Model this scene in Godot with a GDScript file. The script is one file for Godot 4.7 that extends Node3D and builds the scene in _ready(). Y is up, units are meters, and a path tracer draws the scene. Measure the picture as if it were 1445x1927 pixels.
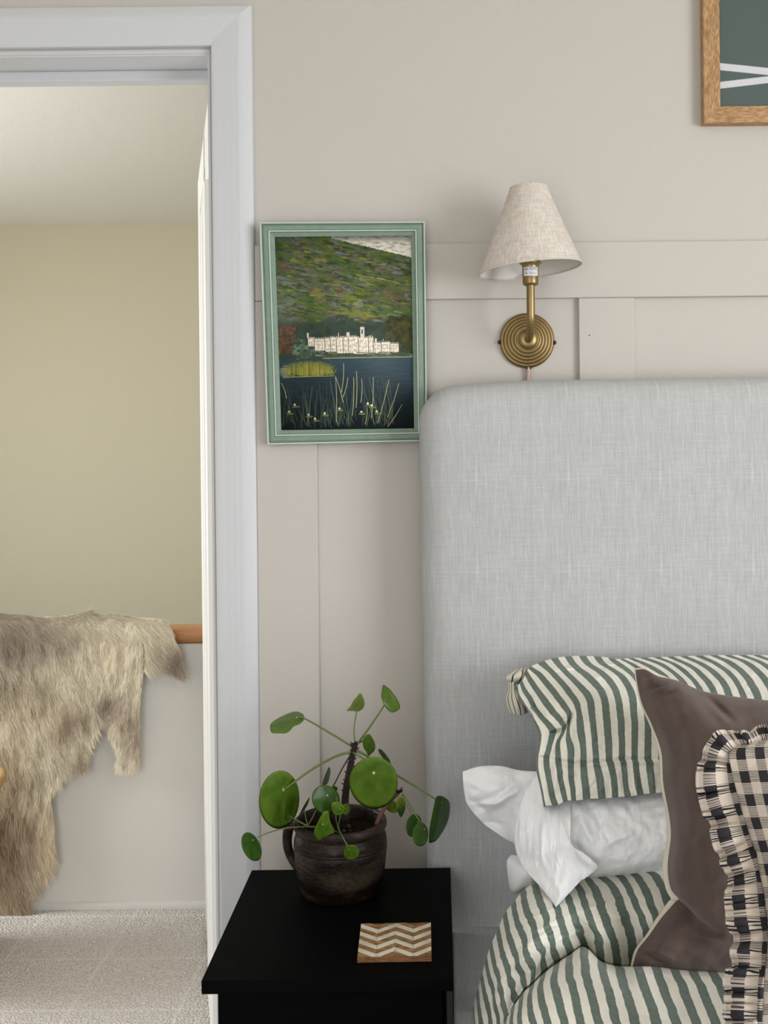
extends Node3D
# A bedroom corner seen past a doorway. y is up, metres. The bed wall is the plane z = 0, the camera looks along -z.

const F := 2000.0          # focal length in pixels of the 1445x1927 frame
const CX := 835.0          # where the line of sight square to the bed wall meets the frame
const CY := 866.0
const ROLL := 0.0105
const EYE := 1.24
const CAMZ := 2.05
const NEAR := 0.05
const TABLE := 0.5034      # height of the bedside table
const KT := 0.9648

var M := {}
var rng := RandomNumberGenerator.new()


# ---------------------------------------------------------------- helpers
func at(px: float, py: float, d: float) -> Vector3:   # pixel + distance from the camera plane -> point of the room
	var u := px - CX
	var v := CY - py
	var c := cos(ROLL)
	var s := sin(ROLL)
	return Vector3((u * c + v * s) / F * d, EYE + (-u * s + v * c) / F * d, CAMZ - d)


func numbered(called: String, parent: Node) -> String:
	if not parent.has_node(NodePath(called)):
		return called
	var k := 1
	while parent.has_node(NodePath("%s_%03d" % [called, k])):
		k += 1
	return "%s_%03d" % [called, k]


func thing(called: String, label: String, category: String, where := Vector3.ZERO, group := "") -> Node3D:
	var o := Node3D.new()
	o.name = numbered(called, self)
	add_child(o, true)
	o.position = where
	tag(o, label, category, group)
	return o


func tag(o: Node, label: String, category: String, group := "") -> void:
	o.set_meta("label", label)
	o.set_meta("category", category)
	if group != "":
		o.set_meta("group", group)


func put(called: String, mesh: Mesh, m: Material, parent: Node, label := "") -> MeshInstance3D:
	var o := MeshInstance3D.new()
	o.name = numbered(called, parent)
	o.mesh = mesh
	o.material_override = m
	o.cast_shadow = GeometryInstance3D.SHADOW_CASTING_SETTING_ON
	if label != "":
		o.set_meta("label", label)
	parent.add_child(o, true)
	return o


func struct(called: String, mesh: Mesh, m: Material, label: String, category: String, parent: Node = null) -> MeshInstance3D:
	var o := put(called, mesh, m, parent if parent else self)
	if parent == null:
		o.set_meta("kind", "structure")
		o.set_meta("label", label)
		o.set_meta("category", category)
	return o


func tool() -> SurfaceTool:
	var st := SurfaceTool.new()
	st.begin(Mesh.PRIMITIVE_TRIANGLES)
	return st


func done(st: SurfaceTool, tangents := false) -> ArrayMesh:
	st.generate_normals()
	if tangents:
		st.generate_tangents()
	return st.commit()


func quad(st: SurfaceTool, a: Vector3, b: Vector3, c: Vector3, d: Vector3, uv := []) -> void:   # a b c d clockwise from the front
	var q := [a, b, c, a, c, d]
	var w := [0, 1, 2, 0, 2, 3]
	for i in 6:
		if uv.size() == 4:
			st.set_uv(uv[w[i]])
		else:
			st.set_uv(Vector2.ZERO)
		st.add_vertex(q[i])


func tri(st: SurfaceTool, a: Vector3, b: Vector3, c: Vector3) -> void:
	for p: Vector3 in [a, b, c]:
		st.set_uv(Vector2.ZERO)
		st.add_vertex(p)


func box(st: SurfaceTool, lo: Vector3, hi: Vector3, bevel := 0.0, x := Transform3D.IDENTITY) -> void:
	st.set_smooth_group(-1)
	var c := (lo + hi) / 2.0
	var h := (hi - lo) / 2.0
	var b := minf(bevel, minf(h.x, minf(h.y, h.z)) * 0.99)
	var ax := [Vector3.RIGHT, Vector3.UP, Vector3.BACK]
	for k in 3:
		var n: Vector3 = ax[k]
		var u: Vector3 = ax[(k + 1) % 3]
		var v: Vector3 = ax[(k + 2) % 3]
		var hn := h[k]
		var hu := h[(k + 1) % 3] - b
		var hv := h[(k + 2) % 3] - b
		for s: float in [1.0, -1.0]:
			var o: Vector3 = c + n * hn * s
			var q := [o - u * hu - v * hv, o - u * hu + v * hv, o + u * hu + v * hv, o + u * hu - v * hv]
			if s < 0:
				q.reverse()
			var w := []
			for p: Vector3 in q:      # metres along the two axes of the face
				w.append(Vector2(p[(k + 1) % 3], p[(k + 2) % 3]))
			quad(st, x * q[0], x * q[1], x * q[2], x * q[3], w)
		if b <= 0.0:
			continue
		# bevels along the axis n
		for su: float in [1.0, -1.0]:
			for sv: float in [1.0, -1.0]:
				var fu: Vector3 = c + u * su * h[(k + 1) % 3] + v * sv * hv
				var fv: Vector3 = c + u * su * hu + v * sv * h[(k + 2) % 3]
				var e: Vector3 = n * (hn - b)
				var q2 := [fu - e, fv - e, fv + e, fu + e]
				if su * sv > 0:
					q2.reverse()
				quad(st, x * q2[0], x * q2[1], x * q2[2], x * q2[3])
	if b > 0.0:
		for sx: float in [1.0, -1.0]:
			for sy: float in [1.0, -1.0]:
				for sz: float in [1.0, -1.0]:
					var s3 := Vector3(sx, sy, sz)
					var base := c + s3 * (h - Vector3(b, b, b))
					var p0 := base + Vector3(b * sx, 0, 0)
					var p1 := base + Vector3(0, b * sy, 0)
					var p2 := base + Vector3(0, 0, b * sz)
					if sx * sy * sz > 0:
						tri(st, x * p0, x * p2, x * p1)
					else:
						tri(st, x * p0, x * p1, x * p2)


func box_mesh(lo: Vector3, hi: Vector3, bevel := 0.0) -> ArrayMesh:
	var st := tool()
	box(st, lo, hi, bevel)
	return done(st)


# rows of points -> smooth surface; wrap_u joins the last column to the first
func grid(st: SurfaceTool, rows: Array, uvs := [], wrap_u := false, flip := false, first := 0, colors := []) -> int:
	st.set_smooth_group(0)
	var nv := rows.size()
	var nu: int = rows[0].size()
	for j in nv:
		for i in nu:
			if colors.size():
				st.set_color(colors[j][i])
			if uvs.size():
				st.set_uv(uvs[j][i])
			else:
				st.set_uv(Vector2(float(i) / maxf(1.0, nu - 1), float(j) / maxf(1.0, nv - 1)))
			st.add_vertex(rows[j][i])
	var cols := nu if wrap_u else nu - 1
	for j in nv - 1:
		for i in cols:
			var a := first + j * nu + i
			var b := first + j * nu + (i + 1) % nu
			var c := a + nu
			var d := b + nu
			var ids := [a, c, b, b, c, d] if flip else [a, b, c, b, d, c]
			for k: int in ids:
				st.add_index(k)
	return first + nv * nu


func grid_mesh(rows: Array, uvs := [], wrap_u := false, flip := false, colors := []) -> ArrayMesh:
	var st := tool()
	grid(st, rows, uvs, wrap_u, flip, 0, colors)
	st.generate_normals()
	return st.commit()


# turned shape: profile of (radius, height), axis up through the origin of x
func lathe(st: SurfaceTool, prof: Array, seg := 48, first := 0, x := Transform3D.IDENTITY, vscale := 1.0) -> int:
	var rows := []
	var uvs := []
	var run := 0.0
	for j in prof.size():
		var r := PackedVector3Array()
		var w := PackedVector2Array()
		if j > 0:
			run += (prof[j] as Vector2).distance_to(prof[j - 1])
		for i in seg + 1:
			var a := TAU * i / seg
			r.append(x * Vector3(prof[j].x * sin(a), prof[j].y, prof[j].x * cos(a)))
			w.append(Vector2(float(i) / seg, run * vscale))
		rows.append(r)
		uvs.append(w)
	return grid(st, rows, uvs, false, false, first)


func lathe_mesh(prof: Array, seg := 48, vscale := 1.0) -> ArrayMesh:
	var st := tool()
	lathe(st, prof, seg, 0, Transform3D.IDENTITY, vscale)
	st.generate_normals()
	return st.commit()


func smooth_path(pts: Array, n: int) -> PackedVector3Array:   # Catmull-Rom through the points
	var out := PackedVector3Array()
	for k in n + 1:
		var t := float(k) / n * (pts.size() - 1)
		var i := mini(int(t), pts.size() - 2)
		var f := t - i
		var p1: Vector3 = pts[i]
		var p2: Vector3 = pts[i + 1]
		var p0: Vector3 = pts[i - 1] if i > 0 else p1 * 2.0 - p2
		var p3: Vector3 = pts[i + 2] if i + 2 < pts.size() else p2 * 2.0 - p1
		out.append(p1.cubic_interpolate(p2, p0, p3, f))
	return out


func tube(st: SurfaceTool, path: PackedVector3Array, radii: Array, seg := 10, first := 0, caps := true) -> int:
	var rows := []
	var uvs := []
	var t0 := (path[1] - path[0]).normalized()
	var side := t0.cross(Vector3.UP if absf(t0.y) < 0.9 else Vector3.RIGHT).normalized()
	var n := path.size()
	var run := 0.0
	for j in n:
		var t := (path[mini(j + 1, n - 1)] - path[maxi(j - 1, 0)]).normalized()
		side = (side - t * side.dot(t)).normalized()
		var up := t.cross(side)
		var f := float(j) / (n - 1) * (radii.size() - 1)
		var k := mini(int(f), maxi(radii.size() - 2, 0))
		var r: float = radii[0] if radii.size() == 1 else lerpf(radii[k], radii[k + 1], f - k)
		if j > 0:
			run += path[j].distance_to(path[j - 1])
		var row := PackedVector3Array()
		var w := PackedVector2Array()
		for i in seg + 1:
			var a := TAU * i / seg
			row.append(path[j] + (side * cos(a) + up * sin(a)) * r)
			w.append(Vector2(float(i) / seg, run * 10.0))
		if caps and j == 0:
			var r0 := PackedVector3Array()
			for i in seg + 1:
				r0.append(path[0] + (row[i] - path[0]) * 0.02 - t * r * 0.25)
			rows.append(r0)
			uvs.append(w)
		rows.append(row)
		uvs.append(w)
		if caps and j == n - 1:
			var r1 := PackedVector3Array()
			for i in seg + 1:
				r1.append(path[j] + (row[i] - path[j]) * 0.02 + t * r * 0.25)
			rows.append(r1)
			uvs.append(w)
	return grid(st, rows, uvs, false, true, first)


func tube_mesh(path: PackedVector3Array, radii: Array, seg := 10) -> ArrayMesh:
	var st := tool()
	tube(st, path, radii, seg)
	st.generate_normals()
	return st.commit()


# straight moulding between two mitred ends: prof of (inward from the outer edge, height off the wall); corner points and their inward diagonals
func moulding(st: SurfaceTool, prof: Array, a: Vector3, ain: Vector3, b: Vector3, bin_: Vector3, n: Vector3, uvlen := 1.0) -> void:
	st.set_smooth_group(-1)
	var k := prof.size()
	var run := 0.0
	for i in k:
		var p: Vector2 = prof[i]
		var q: Vector2 = prof[(i + 1) % k]
		var a0 := a + ain * p.x + n * p.y
		var a1 := a + ain * q.x + n * q.y
		var b0 := b + bin_ * p.x + n * p.y
		var b1 := b + bin_ * q.x + n * q.y
		var nx := run + p.distance_to(q)
		quad(st, a0, a1, b1, b0, [Vector2(0, run) * uvlen, Vector2(0, nx) * uvlen, Vector2(a.distance_to(b), nx) * uvlen, Vector2(a.distance_to(b), run) * uvlen])
		run = nx
	for i in range(1, k - 1):
		tri(st, a + ain * prof[0].x + n * prof[0].y, a + ain * prof[i + 1].x + n * prof[i + 1].y, a + ain * prof[i].x + n * prof[i].y)
		tri(st, b + bin_ * prof[0].x + n * prof[0].y, b + bin_ * prof[i].x + n * prof[i].y, b + bin_ * prof[i + 1].x + n * prof[i + 1].y)


# bicubic patch through control points given as rows of [px, py, distance]
func patch(ctrl: Array, nu: int, nv: int) -> Array:
	var cols: int = ctrl[0].size()
	var lines := []
	for r: Array in ctrl:
		var pts := []
		for c: Array in r:
			pts.append(at(c[0], c[1], c[2]))
		lines.append(smooth_path(pts, nu))
	var rows := []
	for j in nv + 1:
		rows.append(PackedVector3Array())
	for i in nu + 1:
		var col := []
		for j in lines.size():
			col.append(lines[j][i])
		var s := smooth_path(col, nv)
		for j in nv + 1:
			rows[j].append(s[j])
	return rows


func grid_normals(rows: Array) -> Array:
	var out := []
	var nv := rows.size()
	var nu: int = rows[0].size()
	for j in nv:
		var r := PackedVector3Array()
		for i in nu:
			var du: Vector3 = rows[j][mini(i + 1, nu - 1)] - rows[j][maxi(i - 1, 0)]
			var dv: Vector3 = rows[mini(j + 1, nv - 1)][i] - rows[maxi(j - 1, 0)][i]
			var n := dv.cross(du)
			r.append(n.normalized() if n.length() > 1e-12 else Vector3.BACK)
		out.append(r)
	return out


# cloth sheet with a thickness: front rows, a back set off along the normals, a closed rim
func cloth_mesh(rows: Array, uvs: Array, thick: float) -> ArrayMesh:
	var nrm := grid_normals(rows)
	var nv := rows.size()
	var nu: int = rows[0].size()
	var back := []
	for j in nv:
		var r := PackedVector3Array()
		for i in nu:
			r.append(rows[j][i] - nrm[j][i] * thick)
		back.append(r)
	var st := tool()
	var first := grid(st, rows, uvs, false, false, 0)
	first = grid(st, back, uvs, false, true, first)
	# rim
	var loop := []
	var luv := []
	for i in nu:
		loop.append([rows[0][i], back[0][i]]); luv.append(uvs[0][i])
	for j in range(1, nv):
		loop.append([rows[j][nu - 1], back[j][nu - 1]]); luv.append(uvs[j][nu - 1])
	for i in range(nu - 2, -1, -1):
		loop.append([rows[nv - 1][i], back[nv - 1][i]]); luv.append(uvs[nv - 1][i])
	for j in range(nv - 2, 0, -1):
		loop.append([rows[j][0], back[j][0]]); luv.append(uvs[j][0])
	loop.append(loop[0]); luv.append(luv[0])
	var ra := PackedVector3Array()
	var rb := PackedVector3Array()
	var ru := PackedVector2Array()
	for k in loop.size():
		ra.append(loop[k][0]); rb.append(loop[k][1]); ru.append(luv[k])
	grid(st, [rb, ra], [ru, ru], false, false, first)
	st.generate_normals()
	return st.commit()


# ---------------------------------------------------------------- textures and materials
func noise(seed_: int, freq: float, oct := 3, type := FastNoiseLite.TYPE_SIMPLEX_SMOOTH) -> FastNoiseLite:
	var n := FastNoiseLite.new()
	n.seed = seed_
	n.frequency = freq
	n.noise_type = type
	n.fractal_octaves = oct
	n.fractal_type = FastNoiseLite.FRACTAL_FBM if oct > 1 else FastNoiseLite.FRACTAL_NONE
	return n


func noise_tex(seed_: int, freq: float, oct := 3, size := 512, ramp: Gradient = null, type := FastNoiseLite.TYPE_SIMPLEX_SMOOTH) -> NoiseTexture2D:
	var t := NoiseTexture2D.new()
	t.width = size
	t.height = size
	t.seamless = true
	t.noise = noise(seed_, freq, oct, type)
	if ramp:
		t.color_ramp = ramp
	return t


func ramp(stops: Array) -> Gradient:   # [offset, color] pairs
	var g := Gradient.new()
	var o := PackedFloat32Array()
	var c := PackedColorArray()
	for s: Array in stops:
		o.append(s[0])
		c.append(s[1])
	g.offsets = o
	g.colors = c
	return g


func tex(w: int, h: int, f: Callable) -> ImageTexture:   # f(x, y) -> Color, sRGB
	var b := PackedByteArray()
	b.resize(w * h * 3)
	var k := 0
	for y in h:
		for x in w:
			var c: Color = f.call(x, y)
			b[k] = clampi(int(c.r * 255.0), 0, 255)
			b[k + 1] = clampi(int(c.g * 255.0), 0, 255)
			b[k + 2] = clampi(int(c.b * 255.0), 0, 255)
			k += 3
	return ImageTexture.create_from_image(Image.create_from_data(w, h, false, Image.FORMAT_RGB8, b))


func mat(c: Color, rough := 0.6, spec := 0.5) -> StandardMaterial3D:
	var m := StandardMaterial3D.new()
	m.albedo_color = c
	m.roughness = rough
	m.metallic_specular = spec
	m.cull_mode = BaseMaterial3D.CULL_DISABLED
	return m


func tri_map(m: StandardMaterial3D, scale: float, world := true) -> StandardMaterial3D:
	m.uv1_triplanar = true
	m.uv1_world_triplanar = world
	m.uv1_scale = Vector3(scale, scale, scale)
	return m


func uv_map(m: StandardMaterial3D, scale: float) -> StandardMaterial3D:
	m.uv1_scale = Vector3(scale, scale, scale)
	return m


func bump(m: StandardMaterial3D, t: Texture2D, cm: float) -> StandardMaterial3D:
	m.heightmap_enabled = true
	m.heightmap_texture = t
	m.heightmap_scale = cm
	return m


func c255(r: float, g: float, b: float) -> Color:
	return Color(r / 255.0, g / 255.0, b / 255.0)


# ---------------------------------------------------------------- the scene
func _ready() -> void:
	rng.seed = 11
	var cam := Camera3D.new()
	cam.name = "camera"
	cam.keep_aspect = Camera3D.KEEP_HEIGHT
	cam.set_frustum(1927.0 / F * NEAR, Vector2((722.5 - CX) / F, (CY - 963.5) / F) * NEAR, NEAR, 60.0)
	cam.position = Vector3(0, EYE, CAMZ)
	cam.rotation = Vector3(0, 0, -ROLL)
	add_child(cam)
	cam.current = true
	var env := Environment.new()
	env.background_mode = Environment.BG_SKY
	var sky := Sky.new()
	var psm := ProceduralSkyMaterial.new()
	psm.sky_top_color = Color(0.72, 0.80, 0.92)
	psm.sky_horizon_color = Color(0.90, 0.92, 0.95)
	psm.ground_bottom_color = Color(0.36, 0.36, 0.34)
	psm.ground_horizon_color = Color(0.5, 0.5, 0.48)
	psm.sky_energy_multiplier = 1.0
	sky.sky_material = psm
	env.sky = sky
	env.background_energy_multiplier = 1.0
	env.tonemap_mode = Environment.TONE_MAPPER_LINEAR
	env.tonemap_exposure = 1.0
	env.sdfgi_enabled = true
	env.ssao_enabled = true
	env.ssil_enabled = true
	var we := WorldEnvironment.new()
	we.name = "daylight"
	we.environment = env
	add_child(we)
	# daylight through the bedroom window (right), the window behind the camera, and the stairwell window (left)
	daylight("window_daylight", Vector3(2.64, 1.32, 2.35), Vector3(-1, -0.08, -0.3), Vector2(1.5, 1.6), 8.2, Color(0.97, 0.985, 1.0))
	daylight("far_window_daylight", Vector3(-0.9, 1.08, 3.55), Vector3(0.0, -0.06, -1), Vector2(1.2, 1.95), 2.5, Color(0.97, 0.985, 1.0))
	daylight("landing_daylight", Vector3(-2.74, 1.45, -1.6), Vector3(1, 0.15, 0.0), Vector2(1.3, 1.3), 0.95, Color(0.97, 0.985, 1.0))
	daylight("landing_side_daylight", Vector3(-2.74, 1.45, -0.52), Vector3(1, -0.3, -0.15), Vector2(0.7, 1.3), 4.1, Color(0.97, 0.985, 1.0))
	materials()
	room()
	landing()
	bed()
	nightstand()
	painting()
	oak_picture()
	wall_lamp()
	coaster()
	jug()
	plant()
	duvet()
	pillows()
	velvet_cushion()
	gingham_cushion()
	draped_hide()
	basket()


func daylight(called: String, where: Vector3, towards: Vector3, size: Vector2, energy: float, c: Color) -> void:
	var l := AreaLight3D.new()
	l.name = called
	l.area_size = size
	l.light_energy = energy
	l.light_color = c
	l.area_range = 12.0
	l.area_attenuation = 2.0
	l.shadow_enabled = true
	add_child(l)
	l.look_at_from_position(where, where + towards, Vector3.UP)


func materials() -> void:
	var fine := noise_tex(3, 0.09, 4, 512)
	var mottled := noise_tex(5, 0.02, 3, 512)
	M.wall = bump(uv_map(mat(c255(196, 190, 182), 0.75, 0.35), 3.0), fine, 0.02)
	M.ceiling = bump(uv_map(mat(c255(241, 238, 231), 0.85, 0.3), 3.0), fine, 0.03)
	# brushed gloss on the woodwork: streaks along the grain
	var gn := noise(8, 0.02, 3)
	var streak := tex(256, 256, func(x: int, y: int) -> Color:
		var a := TAU * x / 256.0
		var b := TAU * y / 256.0
		var v := 0.5 + 0.5 * gn.get_noise_3d(cos(b) * 120.0, sin(b) * 120.0, cos(a) * 9.0 + 2.0 * sin(a))
		return Color(v, v, v))
	M.gloss = bump(uv_map(mat(c255(206, 207, 209), 0.38, 0.5), 5.0), streak, 0.05)
	M.door = bump(uv_map(mat(c255(240, 238, 232), 0.35, 0.5), 5.0), streak, 0.04)
	M.landing_wall = bump(uv_map(mat(c255(207, 199, 175), 0.8, 0.3), 2.0), fine, 0.03)
	M.half_wall = bump(uv_map(mat(c255(232, 228, 221), 0.7, 0.35), 3.0), fine, 0.025)
	# carpet: twisted loops
	var cn := noise(21, 0.35, 2, FastNoiseLite.TYPE_CELLULAR)
	M.carpet = bump(uv_map(mat(c255(242, 235, 228), 0.95, 0.2), 4.0), noise_tex(21, 0.08, 2, 512, null, FastNoiseLite.TYPE_CELLULAR), 0.8)
	M.carpet.albedo_texture = noise_tex(22, 0.07, 3, 512, ramp([[0.0, Color(0.73, 0.71, 0.69)], [0.42, Color(0.97, 0.965, 0.96)], [1.0, Color(1, 1, 1)]]))
	M.rail_wood = wood_mat(31, c255(176, 118, 70), c255(206, 150, 98), 0.4)
	M.oak = wood_mat(32, c255(142, 106, 68), c255(196, 156, 108), 0.5)
	M.black = bump(uv_map(mat(c255(8, 9, 9), 0.5, 0.1), 4.0), fine, 0.02)
	M.brass = mat(c255(152, 130, 90), 0.38)
	M.brass.metallic = 0.95
	M.dark = mat(c255(18, 17, 16), 0.5)
	M.glass = mat(Color(1, 1, 1, 0.06), 0.02)
	M.glass.transparency = BaseMaterial3D.TRANSPARENCY_ALPHA
	# headboard linen: fine twill with upright slubs
	var lw := PackedFloat32Array()
	lw.resize(512 * 512)
	for y in 512:
		for x in 512:
			lw[y * 512 + x] = 0.84 + 0.11 * sin(TAU * (x + y) / 8.53333) + 0.05 * (rng.randf() - 0.5)
	for k in 3400:      # thick threads: more upright than level, each of its own length and strength
		var up := k % 5 < 4
		var x := rng.randi() % 512
		var y := rng.randi() % 512
		var l := 30 + rng.randi() % 170
		var a := (rng.randf() - 0.42) * 0.085
		for i in l:
			var f := a * sin(PI * i / l)
			for w in 3:
				var px := (x + (w if up else i)) % 512
				var py := (y + (i if up else w)) % 512
				lw[py * 512 + px] += f * (1.0 if w == 1 else 0.5)
	M.linen = tri_map(mat(c255(214, 214, 214), 0.9, 0.25), 6.0)
	M.linen.albedo_texture = tex(512, 512, func(x: int, y: int) -> Color:
		var g := clampf(lw[y * 512 + x], 0.0, 1.0)
		return Color(g, g, g * 0.995))
	M.linen.rim_enabled = true
	M.linen.rim = 0.3
	M.linen.rim_tint = 0.6
	M.white_cotton = bump(uv_map(mat(c255(246, 246, 247), 0.85, 0.3), 6.0), mottled, 0.03)
	M.fine = fine
	M.mottled = mottled


func wood_mat(s: int, dark: Color, light: Color, rough: float) -> StandardMaterial3D:
	var n := noise(s, 0.03, 4)
	var m := mat(Color.WHITE, rough)
	m.albedo_texture = tex(512, 128, func(x: int, y: int) -> Color:   # u runs along the grain
		var a := TAU * x / 512.0
		var r := n.get_noise_3d(cos(a) * 10.0, sin(a) * 10.0, y * 3.2)
		var f := n.get_noise_3d(cos(a) * 36.0 + 300.0, sin(a) * 36.0, y * 14.0)
		var t := clampf(0.5 + r * 0.4 + f * 1.15, 0.0, 1.0)
		return dark.lerp(light, t))
	m.heightmap_enabled = true
	m.heightmap_texture = m.albedo_texture
	m.heightmap_scale = 0.05
	return m


# ---------------------------------------------------------------- the setting
func room() -> void:
	# bed wall with the door opening
	var st := tool()
	box(st, Vector3(-0.447, 0, -0.12), Vector3(2.8, 2.4, 0))
	box(st, Vector3(-1.72, 0, -0.12), Vector3(-1.225, 2.4, 0))
	box(st, Vector3(-1.225, 2.035, -0.12), Vector3(-0.447, 2.4, 0))
	var wall := struct("wall_back", done(st), M.wall, "warm beige bed wall with shallow board panelling up to lamp height", "wall")
	var t := 0.011
	put("panel_rail", box_mesh(Vector3(-0.359, 1.549, -0.002), Vector3(2.65, 1.656, t), 0.0015), M.wall, wall, "flat horizontal rail of the panelling")
	for x: Array in [[-0.3595, -0.2435], [0.2617, 0.368], [0.87, 0.976], [1.478, 1.584], [2.086, 2.192]]:
		put("panel_stile", box_mesh(Vector3(x[0], 0.10, -0.002), Vector3(x[1], 1.5485, t - 0.0006), 0.0015), M.wall, wall)
	put("panel_base", box_mesh(Vector3(-0.359, 0.0, -0.002), Vector3(2.65, 0.0995, t + 0.002), 0.002), M.wall, wall)
	for h: Array in [[1109, 631, 0.0011], [1040, 1180, 0.0011]]:
		if h[1] < 700:
			var d := CylinderMesh.new()
			d.top_radius = h[2]; d.bottom_radius = h[2]; d.height = 0.0006; d.radial_segments = 12
			var hole := put("nail_hole", d, M.dark, wall)
			var p := at(h[0], h[1], CAMZ - t)
			hole.position = Vector3(p.x, p.y, t - 0.0004)
			hole.rotation.x = PI / 2
	# other walls, floor, ceiling
	st = tool()
	box(st, Vector3(2.7, 0, -0.12), Vector3(2.85, 2.4, 1.6))
	box(st, Vector3(2.7, 0, 3.1), Vector3(2.85, 2.4, 3.6))
	box(st, Vector3(2.7, 0, 1.6), Vector3(2.85, 0.5, 3.1))
	box(st, Vector3(2.7, 2.17, 1.6), Vector3(2.85, 2.4, 3.1))
	struct("wall_right", done(st), M.wall, "beige bedroom wall with the window, right of the bed", "wall")
	struct("wall_left", box_mesh(Vector3(-1.87, 0, -0.12), Vector3(-1.72, 2.4, 3.6)), M.wall, "beige bedroom wall left of the doorway", "wall")
	st = tool()
	box(st, Vector3(-1.87, 0, 3.6), Vector3(-1.55, 2.4, 3.75))
	box(st, Vector3(-0.25, 0, 3.6), Vector3(2.85, 2.4, 3.75))
	box(st, Vector3(-1.55, 0, 3.6), Vector3(-0.25, 0.08, 3.75))
	box(st, Vector3(-1.55, 2.1, 3.6), Vector3(-0.25, 2.4, 3.75))
	struct("wall_front", done(st), M.wall, "beige bedroom wall facing the bed", "wall")
	struct("ceiling", box_mesh(Vector3(-1.87, 2.4, -0.12), Vector3(2.85, 2.5, 3.75)), M.ceiling, "white bedroom ceiling", "ceiling")
	struct("floor", box_mesh(Vector3(-2.9, -0.2, -1.03), Vector3(2.85, 0, 3.75)), M.carpet, "pale beige loop carpet running through the doorway onto the landing", "floor")
	# window in the right wall
	var w := Node3D.new()
	w.name = "window_1"
	w.set_meta("kind", "structure")
	w.set_meta("label", "white framed bedroom window in the right wall")
	w.set_meta("category", "window")
	add_child(w)
	st = tool()
	for z: Array in [[1.6, 1.65], [2.325, 2.375], [3.05, 3.1]]:
		box(st, Vector3(2.74, 0.5, z[0]), Vector3(2.8, 2.17, z[1]), 0.004)
	for y: Array in [[0.5, 0.55], [2.12, 2.17]]:
		box(st, Vector3(2.745, y[0], 1.6), Vector3(2.795, y[1], 3.1), 0.004)
	put("window_frame", done(st), M.gloss, w)
	put("window_pane", box_mesh(Vector3(2.768, 0.55, 1.65), Vector3(2.772, 2.12, 3.05)), M.glass, w)
	# door lining and its stop, then the casing
	st = tool()
	box(st, Vector3(-0.4475, 0, -0.125), Vector3(-0.443, 2.0285, 0.002))
	box(st, Vector3(-1.229, 0, -0.125), Vector3(-1.2245, 2.0285, 0.002))
	box(st, Vector3(-1.229, 2.0285, -0.125), Vector3(-0.443, 2.036, 0.002))
	box(st, Vector3(-1.2245, 2.025, -0.036), Vector3(-0.447, 2.029, 0.001), 0.001)
	box(st, Vector3(-1.2245, 2.0085, -0.115), Vector3(-0.447, 2.029, -0.082), 0.002)
	struct("trim_1", done(st), M.gloss, "white painted lining inside the doorway with a stop along its head", "door lining")
	var prof := [Vector2(0, 0), Vector2(0, 0.0100), Vector2(0.001, 0.0130), Vector2(0.0035, 0.0150), Vector2(0.008, 0.0168), Vector2(0.015, 0.0192), Vector2(0.021, 0.0208), Vector2(0.0245, 0.0214), Vector2(0.028, 0.0212), Vector2(0.074, 0.0162), Vector2(0.077, 0.0150), Vector2(0.078, 0.0130), Vector2(0.078, 0)]
	var casing := Node3D.new()
	casing.name = "trim_2"
	casing.set_meta("kind", "structure")
	casing.set_meta("label", "white painted door casing with mitred corner round the doorway")
	casing.set_meta("category", "door casing")
	add_child(casing)
	var x1 := -0.3595
	var x0 := -1.3125
	var y1 := 2.117
	var n := Vector3.BACK
	st = tool()
	moulding(st, prof, Vector3(x0, y1, 0), Vector3(1, -1, 0), Vector3(x1, y1, 0), Vector3(-1, -1, 0), n)
	put("casing_head", done(st), M.gloss, casing)
	st = tool()
	moulding(st, prof, Vector3(x1, y1, 0), Vector3(-1, -1, 0), Vector3(x1, 0, 0), Vector3(-1, 0, 0), n)
	put("casing_leg", done(st), M.gloss, casing)
	# ridge of paint along the mitre
	var ridge := smooth_path([Vector3(x1 - 0.0775, y1 - 0.0775, 0.0140), Vector3(x1 - 0.0745, y1 - 0.0745, 0.0160), Vector3(x1 - 0.066, y1 - 0.066, 0.0170), Vector3(x1 - 0.052, y1 - 0.052, 0.0185), Vector3(x1 - 0.026, y1 - 0.026, 0.0210)], 20)
	put("mitre_joint", tube_mesh(ridge, [0.0010, 0.0011, 0.0008, 0.0005], 8), M.gloss, casing)
	st = tool()
	moulding(st, prof, Vector3(x0, 0, 0), Vector3(1, 0, 0), Vector3(x0, y1, 0), Vector3(1, -1, 0), n)
	put("casing_leg", done(st), M.gloss, casing)


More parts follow.
